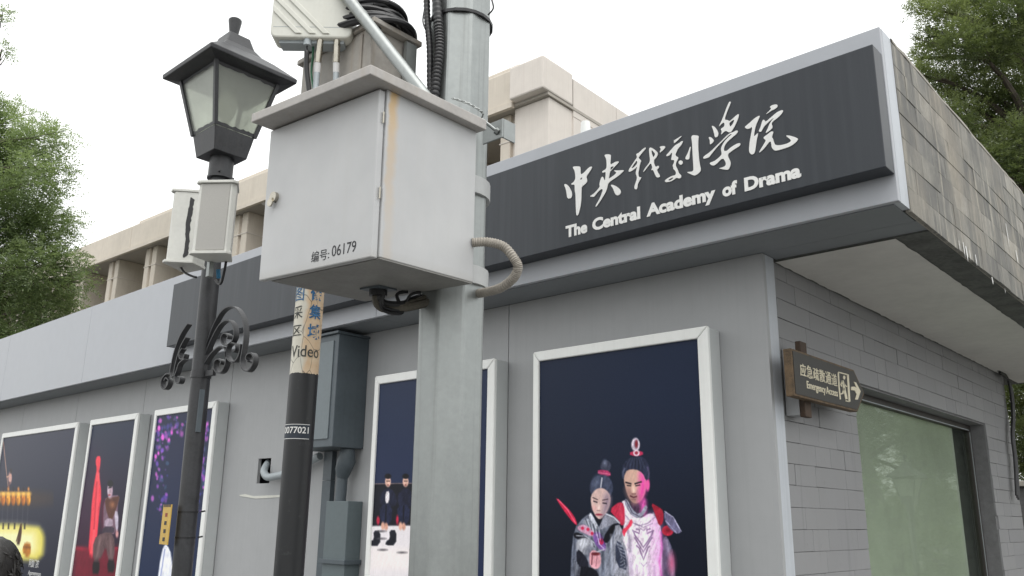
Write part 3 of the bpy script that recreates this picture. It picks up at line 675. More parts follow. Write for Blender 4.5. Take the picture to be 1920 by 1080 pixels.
def light_box(x0, x1, label, fw, draw, top=PT, group='poster light boxes on the grey wall'):
    t = thing('poster_light_box', ((x0+x1)/2, 0, PBOT), label, 'light box', group)
    y0 = -PD
    part(MB().box(x0+.004, x1-.004, y0+.028, -.004, PBOT+.004, top-.004), 'case', CASE, t, bev=.006)
    z0, z1 = PBOT, top
    iz0, iz1, ix0, ix1 = z0+fw, z1-fw, x0+fw*.72, x1-fw*1.05
    q = [((x0, z1), (x1, z1), (ix1, iz1), (ix0, iz1)), ((x1, z1), (x1, z0), (ix1, iz0), (ix1, iz1)), ((x1, z0), (x0, z0), (ix0, iz0), (ix1, iz0)), ((x0, z0), (x0, z1), (ix0, iz1), (ix0, iz0))]
    for r in q:
        c = np.mean(r, 0); r = [c+(np.array(p)-c)*(1-.0012/np.linalg.norm(np.array(p)-c)) for p in r]
        part(MB().prism([(p[0], y0, p[1]) for p in r], (0, .027, 0)), 'frame_rail', ALU, t, bev=.006)
    # printed sheet: a grid dense where the picture is fine
    yp = y0+.014
    zs = np.concatenate([np.arange(iz1, 1.28, -.0029), np.arange(1.28, iz0, -.03), [iz0]])
    xs = np.linspace(ix0, ix1, int((ix1-ix0)/.0029))
    X, Z = np.meshgrid(xs, zs); nx, nz = len(xs), len(zs)
    P = np.stack([X.ravel(), np.full(X.size, yp), Z.ravel()], -1); px = project(P)
    pa = Painter(px[:, 0], px[:, 1]); draw(pa)
    c = np.clip(pa.c+RNG.normal(0, .006, (len(px), 1)), 0, 1)
    c = c*(.82+.30*c.max(1, keepdims=True)); lin = np.where(c <= .04045, c/12.92, ((c+.055)/1.055)**2.4)*PGAIN
    me = bpy.data.meshes.new('print'); Mi = np.array(WM[t.name].inverted())
    P = P@Mi[:3, :3].T+Mi[:3, 3]
    i = np.arange((nz-1)*(nx-1)); a = i//(nx-1)*nx+i % (nx-1)
    quads = np.stack([a, a+nx, a+nx+1, a+1], -1)
    me.vertices.add(len(P)); me.vertices.foreach_set('co', P.ravel()); me.loops.add(quads.size); me.loops.foreach_set('vertex_index', quads.ravel())
    me.polygons.add(len(quads)); me.polygons.foreach_set('loop_start', np.arange(len(quads))*4); me.update(calc_edges=True)
    at = me.color_attributes.new('print', 'FLOAT_COLOR', 'POINT'); at.data.foreach_set('color', np.c_[np.clip(lin, 0, 1), np.ones(len(lin))].ravel())
    link('print', me, PRINT, t); return t

def art5(p):
    p.zoom(0, 0, 1); p.grad(650, 1000, (31,43,67), (16,24,42))
    p.tex = 0; p.ell(1230, 730, 240, 160, (34,47,76), 160, .6); p.tex = .38
    p.zoom(1020, 800, 3.857); T = p.poly; L = p.line; E = p.ell
    T([(83,513),(110,530),(165,580),(215,640),(243,705),(232,715),(190,670),(130,590)], (208,38,74)); L([(100,525),(170,600),(230,700)], 8, (235,90,120))
    # woman
    T([(195,950),(215,740),(290,650),(340,625),(400,740),(440,680),(480,690),(520,740),(512,1180),(190,1180)], (118,124,142))
    for a in range(14): L([(225+a*20, 760+(a*37 % 90)), (215+a*21, 980+(a*53 % 120))], 9, ((170,175,190) if a % 2 else (62,68,84)), 2, .7)
    E(447, 285, 38, 42, (66,70,92)); E(440, 265, 14, 22, (110,116,140), 3); T([(390,308),(480,320),(480,365),(388,345)], (178,56,104)); L([(392,332),(480,345)], 8, (215,100,140))
    E(415, 440, 84, 92, (58,66,92)); E(375, 410, 25, 50, (112,122,150), 5, .8, .3); E(455, 410, 22, 45, (96,104,132), 5, .8, -.3)
    p.tex = .12
    T([(338,500),(370,455),(410,440),(450,455),(482,500),(480,560),(455,620),(410,672),(385,665),(355,615),(338,555)], (214,182,176))
    T([(440,470),(482,500),(480,560),(455,620),(412,672),(425,600)], (165,142,158), 6)
    L([(420,368),(410,442)], 9, (196,196,210)); L([(352,512),(388,528)], 6, (70,50,60)); L([(422,532),(462,524)], 6, (70,50,60))
    L([(358,538),(386,548)], 8, (45,35,48)); L([(424,552),(454,556)], 8, (45,35,48)); T([(398,555),(408,595),(385,602)], (236,205,200), 2); L([(382,606),(408,608)], 4, (150,110,110))
    E(397, 636, 22, 8, (178,66,84)); L([(375,634),(420,638)], 3, (120,40,60)); E(362, 590, 14, 16, (232,170,170), 4, .7)
    p.tex = .38
    T([(335,618),(352,640),(395,725),(385,752),(345,690),(322,650)], (205,208,222)); T([(355,640),(385,668),(420,672),(440,640),(400,720)], (22,22,34))
    T([(275,690),(320,655),(350,720),(370,770),(300,712)], (160,165,180))
    T([(245,715),(300,705),(372,770),(360,802),(240,748)], (206,158,186))
    for x, y in ((279,735),(318,743),(348,772)): E(x, y, 11, 12, (205,40,80))
    T([(208,775),(250,760),(355,835),(372,885),(300,825),(228,812)], (20,22,34)); L([(232,788),(300,792),(362,840)], 7, (190,192,205))
    E(297, 865, 64, 62, (168,170,182), 2); E(280, 845, 28, 28, (214,216,226), 6, .8); E(330, 900, 25, 30, (84,88,104), 6, .7)
    T([(235,880),(290,920),(330,1000),(300,1050),(235,1000)], (34,36,52)); T([(365,758),(410,765),(455,870),(435,905),(380,870),(352,800)], (132,92,168))
    E(415, 830, 18, 24, (190,40,90)); L([(385,775),(400,850),(430,880)], 6, (210,190,225)); L([(410,775),(445,860)], 5, (80,50,110))
    T([(325,925),(350,890),(385,900),(412,930),(412,1005),(380,1035),(330,1012)], (226,164,176)); L([(350,910),(345,1000)], 7, (120,50,60)); L([(385,930),(375,1010)], 5, (170,100,115))
    L([(360,915),(440,885)], 8, (200,200,212)); E(375, 920, 30, 12, (120,40,50)); T([(240,1010),(330,1012),(400,1055),(400,1180),(220,1180)], (22,24,38))
    T([(420,810),(500,690),(528,690),(490,800),(452,852)], (16,18,30))
    for a in range(9): L([(300+a*14, 668+a*9), (322+a*12, 720+a*14)], 4, (214,218,230) if a % 2 else (52,56,72), 1.4, .8)
    for a in range(8): L([(212+a*7, 960+a*8), (225+a*4, 1075)], 5, (190,194,206) if a % 2 else (40,44,58), 2, .7)
    L([(455,880),(470,960),(462,1080)], 12, (170,172,186), 4, .8); L([(485,780),(492,900),(500,1080)], 7, (206,206,220), 3, .8)
    # man
    T([(500,720),(560,705),(600,900),(622,1180),(508,1180)], (156,158,172)); T([(515,820),(570,850),(618,1045),(520,1012)], (62,68,90))
    for a in range(16): L([(520+a*5, 835+a*12), (535+(a*29 % 60), 850+a*12)], 4, (176,180,196), 1.2, .9)
    T([(870,770),(925,860),(948,980),(948,1180),(848,1180),(850,900)], (92,88,116)); L([(885,820),(915,960),(930,1080)], 14, (190,176,206), 4, .8); L([(862,900),(880,1080)], 12, (40,36,58), 4, .8)
    E(925, 990, 22, 60, (226,96,140), 6, .8)
    T([(555,545),(592,528),(612,622),(690,668),(762,622),(800,640),(855,740),(852,1180),(622,1180),(602,900),(562,800),(580,700)], (238,222,238))
    T([(760,640),(800,640),(855,740),(852,1180),(760,1180),(800,900)], (226,160,222), 14, .8); T([(622,760),(640,900),(640,1180),(622,1180),(602,900)], (190,176,200), 6, .8)
    L([(590,640),(630,690),(690,716),(750,700),(806,650)], 9, (168,150,178)); L([(596,622),(640,668),(692,690),(750,672),(796,632)], 14, (242,232,244), 3)
    for q in ([(640,745),(660,790),(692,832),(718,872),(748,832),(775,790),(792,748)], [(668,858),(690,880),(702,915),(720,962),(738,912),(750,880),(765,862)], [(640,752),(690,772),(690,745),(665,740)], [(792,752),(745,772),(745,745),(770,738)], [(655,800),(690,860),(718,905),(745,860),(782,800)]):
        L(q, 9, (136,104,150), 1.2)
    L([(845,760),(852,880),(835,980),(850,1080)], 9, (216,90,190), 3)
    for a in range(10): L([(632+a*21, 980+(a*41 % 60)), (640+a*20, 1100)], 7, ((250,240,250) if a % 2 else (176,150,190)), 4, .55)
    L([(612,640),(640,720),(632,800)], 8, (250,246,252), 4, .8); L([(770,660),(800,720),(815,820)], 8, (252,214,246), 4, .8); L([(600,720),(618,800),(624,900)], 7, (120,108,136), 4, .7)
    for q in ([(690,730),(718,752),(745,730)], [(700,985),(720,1010),(742,985)], [(655,700),(720,728),(785,700)]): L(q, 5, (150,126,166), 1.2, .8)
    T([(470,602),(545,540),(582,562),(586,700),(560,722),(520,660)], (190,42,72)); T([(770,548),(830,580),(866,610),(862,700),(832,722),(806,640)], (176,36,60))
    L([(545,560),(570,690)], 12, (226,84,110), 4, .7); T([(440,622),(500,640),(562,702),(522,694),(440,732),(390,752)], (148,150,166)); L([(445,630),(505,655),(548,700)], 7, (208,210,222))
    T([(630,660),(646,700),(592,762),(580,802),(560,745),(602,722)], (224,58,86)); E(895, 752, 42, 38, (196,42,68)); E(895, 750, 18, 14, (120,20,42), 4)
    T([(868,608),(930,650),(998,762),(960,776),(900,732),(870,672)], (118,114,150)); L([(872,612),(935,655),(992,758)], 7, (196,192,222)); L([(880,680),(960,772)], 6, (170,165,200))
    T([(620,540),(690,552),(722,500),(742,560),(738,640),(692,642),(640,602)], (84,58,86)); T([(700,530),(735,520),(742,560),(738,640),(700,642)], (226,92,180), 5)
    T([(585,520),(606,530),(640,600),(690,640),(735,560),(752,590),(702,662),(640,652),(585,570)], (160,160,180)); L([(592,530),(640,625),(690,650)], 6, (90,86,112))
    p.tex = .12
    T([(578,322),(620,302),(690,308),(727,350),(742,400),(737,470),(715,522),(680,556),(642,552),(612,512),(590,450),(577,390)], (212,172,156))
    T([(588,450),(612,512),(642,552),(660,556),(640,500),(610,440)], (176,132,124), 8); T([(692,318),(727,350),(742,400),(737,470),(715,522),(685,552),(680,500),(694,420)], (238,72,170), 7)
    E(750, 420, 15, 45, (236,92,164)); T([(610,470),(660,470),(690,520),(660,552),(620,515)], (150,112,112), 8, .6)
    p.tex = .38
    T([(562,365),(564,290),(600,235),(660,214),(722,220),(756,265),(766,330),(755,382),(736,388),(716,335),(660,305),(602,312),(582,350),(575,378)], (46,52,78))
    for a in range(13): L([(582+a*13, 312-abs(a-6)*2), (596+a*11, 262), (622+a*7, 226)], 4.5, (112,120,148) if a % 2 else (34,38,58), 1.6, .4)
    L([(574,372),(572,330),(584,300)], 7, (120,126,152), 2, .8); L([(756,372),(758,330),(748,292)], 7, (128,110,150), 2, .8)
    L([(588,402),(632,414)], 11, (44,36,48)); L([(655,414),(706,398)], 11, (44,36,48)); L([(600,425),(630,428)], 7, (34,28,38)); L([(662,428),(695,422)], 7, (34,28,38))
    T([(636,430),(652,432),(666,472),(638,484)], (234,196,180), 3); L([(636,486),(664,486)], 5, (130,84,84)); L([(622,500),(648,512),(672,504)], 10, (104,50,62)); L([(632,526),(662,528)], 5, (150,106,104))
    E(662, 130, 31, 49, (222,208,222)); E(666, 126, 16, 34, (150,130,150)); E(668, 125, 10, 26, (138,38,50)); T([(622,178),(715,175),(715,210),(622,212)], (202,50,92)); E(668, 190, 23, 23, (228,204,218)); E(668, 190, 12, 12, (176,46,76))
def art4(p):
    p.zoom(0, 0, 1); p.grad(720, 905, (44,56,84), (40,52,86)); p.zoom(480, 540, 2); T = p.poly; L = p.line; E = p.ell
    T([(420,734),(760,728),(760,905),(420,905)], (26,28,40), 1, 1, 0); L([(420,735),(760,729)], 4, (128,112,116))
    p.tex = .04
    T([(420,892),(760,888),(760,1600),(420,1600)], (226,220,224), 2, 1, 0); T([(430,975),(760,985),(760,1060),(430,1055)], (238,228,226), 8, .7, 0)
    p.tex = .3
    for dx in (0, 66, 132, 198):
        o = lambda q: [(a+dx, b) for a, b in q]
        T(o([(462,775),(490,748),(520,760),(532,812),(502,822),(468,822)]), (34,38,62)); T(o([(485,765),(501,760),(499,806),(485,808)]), (222,216,220)) if dx == 0 else None
        T(o([(463,812),(512,812),(507,888),(466,882)]), (38,44,74)); L(o([(488,815),(486,885)]), 5, (20,22,38)); E(495+dx, 726, 11, 20, (218,176,160)); E(495+dx, 706, 12, 10, (24,22,28)); E(495+dx, 739, 3, 2.4, (140,70,66))
        L(o([(489,724),(502,724)]), 2.5, (60,40,40)); E(476+dx, 892, 7, 15, (222,170,150)); E(488+dx, 894, 7, 14, (206,154,136))
    E(458, 872, 6, 16, (190,40,70)); E(530, 870, 5, 18, (190,40,70))
    for x, y in ((500, 908), (590, 930), (440, 910), (640, 920)): T([(x, y), (x+27, y), (x+25, y+57), (x-15, y+57), (x-12, y+42), (x+3, y+32)], (30,32,46))
    for x, y in ((470,912),(470,940),(475,982),(548,992),(600,1000),(640,960)): E(x, y, 16, 4, (96,92,98), 1.5, .8)
    L([(420,1055),(760,1075)], 3, (170,160,160))
def art3(p):
    p.zoom(0, 0, 1); p.grad(790, 1050, (30,38,74), (30,46,82)); r = random.Random(5)
    for i in range(210):
        col = r.choice(((128,84,196),(96,70,170),(170,90,200),(200,96,196),(70,66,150),(210,110,210),(60,90,130)))
        if i < 90: x, y = r.uniform(296, 392), r.uniform(780, 830)
        elif i < 150: x, y = r.gauss(302, 7), r.uniform(800, 965)
        else: x, y = r.gauss(384, 6), r.uniform(790, 960)
        if 318 < x < 345 and y > 815: continue
        sx = r.uniform(1.0, 3.2); p.ell(x, y, sx, sx*r.uniform(1.2, 2.2), col, 1.3, r.uniform(.4, .95), r.uniform(-.3, .3))
    for x, y, w in ((298,803,3),(305,820,3.2),(317,825,2.2),(379,841,3.4),(322,811,2.3),(292,856,2.5),(297,850,2)): p.ell(x, y, w, w*1.9, (222,96,208), 1.2)
    p.poly([(313,1020),(306,1024),(301,1045),(296,1080),(290,1140),(330,1140),(322,1040)], (226,228,240), 1.2); p.line([(309,1030),(300,1090)], 2, (150,160,200))
def art2(p):
    p.zoom(0, 0, 1); p.grad(800, 1060, (26,40,70), (44,16,44)); p.zoom(0, 740, 3.177); T = p.poly; L = p.line; E = p.ell
    E(500, 720, 70, 200, (92,26,70), 40, .6); T([(440,910),(720,905),(720,1500),(400,1500)], (118,14,42), 8, 1, 0); L([(450,918),(700,912)], 5, (190,20,56), 2)
    T([(575,365),(602,366),(596,435),(590,460),(606,600),(592,700),(578,860),(560,965),(524,955),(540,740),(548,620),(565,500),(577,440),(568,405)], (232,58,74)); L([(585,470),(572,700),(548,940)], 9, (250,96,104), 3); L([(578,520),(560,800)], 5, (180,30,52), 2)
    T([(600,640),(640,620),(640,800),(600,800)], (110,16,52), 6, .8)
    T([(618,625),(660,600),(716,598),(700,660),(700,830),(622,832),(614,780)], (128,98,116)); T([(622,612),(690,610),(716,600),(694,676),(662,760),(634,700)], (96,54,42)); E(668, 655, 14, 18, (150,96,66), 3)
    T([(680,690),(706,700),(704,810),(690,815)], (196,186,204)); T([(625,740),(672,735),(672,790),(620,790)], (170,150,168)); E(697, 830, 9, 22, (206,150,150)); T([(615,785),(682,785),(680,830),(605,830)], (70,56,74))
    T([(556,862),(610,820),(682,822),(684,985),(642,985),(632,900),(598,985),(552,992)], (104,78,82)); L([(600,840),(575,975)], 8, (140,112,112), 3); L([(655,840),(664,975)], 8, (134,106,108), 3)
    T([(552,985),(595,985),(590,1075),(550,1075)], (26,16,26)); T([(640,980),(684,980),(682,1062),(640,1062)], (28,18,28))
    E(655, 570, 16, 46, (206,188,200)); E(661, 580, 8, 30, (150,112,130), 3, .7); E(657, 530, 17, 20, (20,18,24)); L([(646,556),(664,552)], 6, (30,20,30)); E(651, 598, 6, 4, (160,50,60))
def art1(p):
    p.zoom(0, 0, 1); p.grad(815, 1060, (48,52,76), (30,34,56)); p.zoom(0, 740, 3.177); T = p.poly; L = p.line; E = p.ell
    L([(20,280),(34,420),(48,545)], 4, (196,150,128)); E(60, 496, 11, 34, (206,160,150)); E(66, 455, 6, 12, (50,34,34)); L([(40,492),(66,478)], 8, (210,160,140)); L([(58,520),(48,560)], 9, (120,80,80))
    E(60, 620, 170, 30, (150,88,20), 14, .5)
    for i, x in enumerate(range(-160, 200, 30)):
        E(x, 622, 13, 36, (228,156,44) if i % 2 else (206,120,30)); E(x, 590, 15, 14, (238,182,80), 3); E(x, 562, 6, 12, (200,130,60) if i % 2 else (44,34,44)); L([(x-6, 620), (x-4, 655)], 5, (150,76,14), 2); L([(x-3, 668), (x-10, 790)], 3, (86,84,92), 1.4, .7)
    p.tex = .05
    T([(-200,765),(225,778),(255,815),(266,860),(252,985),(130,985),(-200,960)], (206,190,44), 5); T([(-200,780),(205,790),(236,830),(236,960),(130,965),(-200,940)], (240,232,176), 16)
    p.tex = .4
    T([(125,755),(132,800),(120,890),(98,900),(108,830)], (80,50,30)); L([(95,880),(128,770)], 4, (60,36,24)); T([(150,875),(185,880),(182,960),(150,965),(130,925)], (190,120,36)); L([(140,905),(182,910)], 5, (120,70,20)); L([(140,930),(182,936)], 5, (120,70,20))
    for x in (20, 52, 88, 148): L([(x, 765), (x-2, 800)], 7, (40,34,40), 1.4)
def px_x(px, py): return on_y(px, py, -PD)[0]
FWD = .0585
LB5 = light_box(px_x(999.3, 658.5), -.1958*S, 'large poster light box showing two armoured stage actors, nearest the building corner', FWD, art5)
LB4 = light_box(px_x(703, 705), px_x(927.5, 671.7), 'poster light box showing seated barefoot actors, half hidden behind the galvanised pole', FWD, art4)
LB3 = light_box(px_x(290, 769.7), px_x(405.8, 752.5), 'poster light box with purple blossoms on dark blue, behind the lamp post', FWD, art3)
LB2 = light_box(px_x(169.3, 788.6), px_x(259.3, 774.4), 'narrow poster light box with seated man beside red hanging cloth', FWD, art2)
LB1 = light_box(px_x(146.2, 792.6)-2.3, px_x(146.2, 792.6), 'wide poster light box with golden dancers, cut by the left photo edge', FWD, art1)
CAPT = paint('caption_white', (.7,.7,.7), .5, var=.02)
yy = -PD+.0135
a = on_y(170/3.177, 740+1026/3.177, yy); c = on_y(230/3.177, 740+1020/3.177, yy)
text_fit('阿伽门农', (a[0], yy, a[2]), (1,0,0), (0,0,1), c[0]-a[0], .085, (0,-1,0), CAPT, 'caption', LB1, depth=.001)
a = on_y(165/3.177, 740+1080/3.177, yy); c = on_y(242/3.177, 740+1075/3.177, yy)
text_fit('Agamemnon', (a[0], yy, a[2]), (1,0,0), (0,0,1), c[0]-a[0], .06, (0,-1,0), CAPT, 'caption', LB1, depth=.001)

# ================================================================== GALVANISED POLE + CABINETS
STRAPM = paint('strap_paint', (.46,.47,.47), .45, var=.1, scale=9)
GP = np.array([-.2155, -1.945]); GR = .1165
gp = thing('galvanised_pole', (GP[0], GP[1], 0), 'thick octagonal galvanised steel pole carrying the grey cabinet', 'pole')
part(MB().lathe([(GR, 0), (GR, 6.4)], (GP[0], GP[1], 0), 8, math.pi/8), 'shaft', GALV, gp, bev=.009)
part(MB().lathe([(GR+.005, 6.4), (GR*.6, 6.46), (.01, 6.48)], (GP[0], GP[1], 0), 8, math.pi/8), 'cap', GALV, gp)
part(MB().lathe([(.2, .0), (.2, .025)], (GP[0], GP[1], 0), 8, math.pi/8), 'base_plate', GALV, gp)
for z0 in (2.672, 2.352):
    part(MB().lathe([(GR+.006, z0), (GR+.006, z0+.062)], (GP[0], GP[1], 0), 24), 'strap', STRAPM, gp, smooth=True)
for z0 in (2.79, 2.44):
    part(MB().box(GP[0]+.06, GP[0]+.125, GP[1]-GR-.03, GP[1]-.05, z0, z0+.055), 'bracket', DGREY, gp)
bk = on_y(928, 246, -1.95)
part(MB().box(bk[0]-.055, bk[0]+.04, bk[1]-.004, bk[1]+.002, bk[2]-.035, bk[2]+.035), 'bolt_plate', GALV, gp, bev=.002)
part(MB().box(bk[0]+.034, bk[0]+.04, bk[1]+.0021, bk[1]+.06, bk[2]-.035, bk[2]+.035), 'bolt_plate', GALV, gp)
part(MB().tube([bk+np.array([-.02, -.05, .035]), bk+np.array([.016, -.006, -.008])], .006, 8), 'bolt', GALV, gp, smooth=True)
part(MB().tube([bk+np.array([.012, -.012, -.004]), bk+np.array([.018, -.003, -.01])], .012, 6), 'nut', GALV, gp)
part(MB().lathe([(GR+.004, 0), (GR+.004, .012)], (GP[0], GP[1], on_y(860, 8, -2.06)[2]), 20), 'tie_wire', RUBBER, gp)
# twisted wire from the cabinet roof to the bolt
tw = catmull([on_y(848, 184, -2.08), on_y(880, 195, -2.06), on_y(905, 212, -2.03), bk+np.array([-.02, -.05, .035])], 8)
for ph in (0, math.pi):
    part(MB().tube([p+np.array([math.cos(i*1.3+ph), .3*math.sin(i*1.3+ph), math.sin(i*1.3+ph)])*.0025 for i, p in enumerate(tw)], .0022, 6), 'wire', GALV, gp)
for pts, rr in (([(800,-30),(801,30),(806,90),(807,165),(812,205)], .012), ([(816,-30),(822,40),(824,90),(818,150),(812,215)], .017)):
    P = catmull([on_y(*p, -2.075) for p in pts], 26)
    r = [rr*(1+.10*math.sin(i*2.1)) for i in range(len(P))]
    o = MB().tube(P, r, 10).build('corrugated_conduit', RUBBER, None, smooth=True)
    tag(o, 'black corrugated conduit running up the galvanised pole' if rr > .015 else 'thin black cable beside the corrugated conduit on the galvanised pole', 'conduit')
for pts in ([(800,60),(793,40),(797,15),(805,3)], [(915,28),(925,15),(922,-5),(930,-20)]):
    tag(MB().tube(catmull([on_y(*p, -2.02) for p in pts], 6), .003, 6).build('loose_wire', RUBBER, None), 'thin loose wire curling off the %s of the galvanised pole top' % ('left' if pts[0][0] < 850 else 'right'), 'wire')

rv = Vector((.036, .033, .057)); CR = Matrix.Rotation(rv.length, 3, rv.normalized())
CN = at_depth(709.76, 481.571, 2.4)
cb = thing('equipment_cabinet', CN, 'light grey steel equipment cabinet numbered 06179, strapped to the galvanised pole', 'cabinet', rot=CR)
w, d, h = .526, .402, .509
def cpart(mb, name, mat, parent=cb, **k): return mb.build(name, mat, parent, local=True, **k)
CMW = np.array(WM[cb.name])
def cw(x, y, z): return CMW[:3, :3]@np.array([x, y, z])+CMW[:3, 3]
cpart(MB().box(-w+.02, .0, .004, d, .0, h), 'body', CABM, bev=.003)
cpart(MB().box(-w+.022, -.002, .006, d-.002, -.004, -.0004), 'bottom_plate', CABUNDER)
door = cpart(MB().box(-w-.006, -.006, -.022, .002, -.004, h-.006), 'door', CABM, bev=.004)
for z0 in (.17, .40): cpart(MB().tube([(-.001, -.006, z0), (-.001, -.006, z0+.035)], .0028, 8), 'hinge', STEEL, door)
lk = cpart(MB().tube([(-.475, -.022, .262), (-.475, -.034, .262)], .017, 18), 'lock', STEEL, door, smooth=True)
cpart(MB().tube([(-.481, -.034, .242), (-.481, -.040, .242)], .013, 14), 'lock_cover', STEEL, lk, smooth=True)
cpart(MB().box(-.489, -.473, -.038, -.034, .24, .258), 'keyhole_flap', STEEL, lk)
roof = MB()
x0, x1, y0, y1 = -.536, .034, -.095, d+.01
roof.add([(x0,y0,h),(x1,y0,h),(x1,y1,h),(x0,y1,h),(x0,y0,h+.030),(x1,y0,h+.030),(x1,y1,h+.036),(x0,y1,h+.036)], [(3,2,1,0),(4,5,6,7),(0,1,5,4),(1,2,6,5),(2,3,7,6),(3,0,4,7)])
cpart(roof, 'roof', CABROOF, bev=.003)
INK = paint('black_ink', (.025,.025,.03), .6, var=.1)
u = CMW[:3, 0]; vv = CMW[:3, 2]; nn = -CMW[:3, 1]
text_fit('编号:', cw(-.272, -.022, .017), u, vv, .082, .034, nn, INK, 'number_text', door, depth=.0008)
text_fit('06179', cw(-.178, -.022, .022), u, vv, .106, .033, nn, INK, 'number_text', door, depth=.0008)
gl = [cw(-.29, .20, -.004), cw(-.29, .20, -.030)]
cpart(MB().tube([(-.30, .275, -.004), (-.30, .275, -.03)], .030, 14), 'cable_gland', RUBBER, smooth=True)
cpart(MB().box(-.345, -.255, .235, .315, -.010, -.0042), 'gland_plate', DGREY)
BRNCAB = paint('brown_dusty_cable', (.10,.09,.07), .7, var=.4, scale=20, bump=.1)
for k, (rr, sag, en) in enumerate(((.014, .070, (-.20, .43, -.03)), (.0115, .060, (-.22, .42, -.02)), (.011, .055, (-.24, .415, -.015)), (.006, .085, (-.25, .36, -.006)), (.005, .075, (-.22, .39, -.006)))):
    p = [(-.30+.01*(k-1), .275, -.02), (-.302+.006*k, .277, -sag*.8), (-.285+.006*k, .30, -sag), (-.255, .345, -sag*.9), (en[0]-.02, en[1]-.03, en[2]-.015), en]
    cpart(MB().tube(catmull(p, 7), rr, 8), 'cable', BRNCAB if k < 2 else RUBBER, smooth=True)
# grey flexible conduit looping from cabinet side back to the pole
fc = catmull([on_y(*p, y) for p, y in (((886,455),-2.06),((915,454),-2.03),((945,463),-2.0),((966,488),-1.98),((971,503),-1.97),((962,522),-1.96),((938,540),-1.95),((905,549),-1.93),((880,552),-1.92))], 22)
FLEX = paint('grey_flex_conduit', (.34,.31,.27), .55, var=.25, scale=18, streak=.1, bump=.05)
tag(MB().tube(fc, [.0148*(1+.09*math.sin(i*1.9)) for i in range(len(fc))], 12).build('flexible_conduit', FLEX, None, smooth=True), 'beige ribbed conduit looping out from the cabinet side beside the black board', 'conduit')

# upper cabinet standing on the roof of the first
c2 = thing('upper_cabinet', (-.565, -2.15, 2.9), 'weathered grey steel cabinet with cable coil on top, above the numbered cabinet', 'cabinet')
part(MB().box(-.776, -.354, -2.247, -2.06, 2.885, 3.285), 'body', CAB2, c2, bev=.004)
part(MB().box(-.795, -.325, -2.262, -2.035, 3.285, 3.305), 'roof', CAB2, c2, bev=.003)
part(MB().box(-.765, -.40, -2.253, -2.2472, 2.90, 3.27), 'door', CAB2, c2, bev=.002)
part(MB().box(-.3535, -.345, -2.10, -2.075, 2.95, 3.26), 'gap_shade', RUBBER, c2)  # black strip added as the shade in the gap beside the channel
part(MB().box(-.340, -.325, -2.11, -2.06, 2.93, 3.275), 'mounting_channel', GALV, c2)
rc = random.Random(11)
coil = thing('cable_coil', (-.56, -2.15, 3.305), 'heaped coil of black cable lying on the upper cabinet roof', 'cable')
for k in range(13):
    lay = k//3; rx = .252-.016*lay-.014*(k % 3); ry = .162-.012*lay-.012*(k % 3); zz = 3.312+.026*lay+.005*(k % 3)
    ph = rc.uniform(0, 6); ox, oy = rc.uniform(-.012, .012), rc.uniform(-.01, .01); tl = rc.uniform(-.03, .03)
    P = [(-.555+ox+rx*math.cos(a+ph), -2.155+oy+ry*math.sin(a+ph), zz+.010*math.sin(2*a+k)+tl*math.cos(a)) for a in np.linspace(0, 2*math.pi, 44)]
    part(MB().tube(P, .0105, 8), 'cable_turn', RUBBER, coil, smooth=True)
part(MB().tube(catmull([(-.40,-2.25,3.33),(-.36,-2.28,3.30),(-.345,-2.27,3.27),(-.35,-2.2,3.3)], 6), .009, 8), 'cable_end', RUBBER, coil, smooth=True)

# ================================================================== BLACK AND CREAM POLE
BP = np.array([CAM[0]+math.tan(-.9755)*1.93, -1.97]); BR = .0555
bp = thing('painted_pole', (BP[0], BP[1], 0), 'slim round pole, black below and peeling cream above with blue lettering', 'pole')
sh = MB(); prof = [(BR, z) for z in np.linspace(0, 4.42, 60)]
sh.lathe(prof, (0, 0, 0), 28)
o = sh.build('shaft', BWP, bp, local=True, smooth=True)
ca = math.atan2(CAM[1]-BP[1], CAM[0]-BP[0])             # angle facing the viewer
BLUE = paint('faded_blue_ink', (.03,.14,.30), .6, var=.3, scale=30)
GREYINK = paint('worn_dark_ink', (.06,.065,.06), .7, var=.3, scale=30)
def bz(py): return on_y(575, py, BP[1])[2]
BPc = (BP[0], BP[1])
for ch, (y0, y1) in {'像': (545, 570), '集': (577, 603), '域': (612, 640)}.items():
    text_cyl(ch, BPc, BR, ca+.02, ca+.98, bz(y1), bz(y0), BLUE, 'character', bp, bold=.02)
for ch, (y0, y1), mt in (('图', (543, 571), BLUE), ('采', (580, 603), GREYINK), ('区', (615, 634), GREYINK)):
    text_cyl(ch, BPc, BR, ca-1.28, ca-.42, bz(y1), bz(y0), mt, 'character', bp, bold=.005)
text_cyl('Video', BPc, BR, ca-1.2, ca+1.05, bz(673), bz(652), GREYINK, 'word', bp, bold=.005)
LBL = paint('navy_label', (.02,.03,.045), .5, var=.2, scale=20)
def band(z0, z1, a0, a1, r, name, mat, parent):
    A = np.linspace(a0, a1, 16); vs = [(BP[0]+r*math.cos(a), BP[1]+r*math.sin(a), z) for z in (z0, z1) for a in A]
    return part(MB().add(vs, [(i, i+1, 16+i+1, 16+i) for i in range(15)]), name, mat, parent)
zl0, zl1 = on_y(556, 826, BP[1])[2], on_y(556, 798, BP[1])[2]
lab = band(zl0, zl1, ca-1.45, ca+.75, BR+.0008, 'number_label', LBL, bp)
for z in (zl0+.002, zl1-.002): band(z-.001, z+.001, ca-1.45, ca+.7, BR+.0014, 'label_line', LETTER, lab)
text_cyl('0077021', BPc, BR+.0006, ca-1.3, ca+.62, zl0+.022, zl1-.011, LETTER, 'number_text', lab, bold=.015)
part(MB().lathe([(BR+.003, 4.40), (BR+.003, 4.44), (.01, 4.46)], (BP[0], BP[1], 0), 20), 'cap', BLACKIRON, bp)

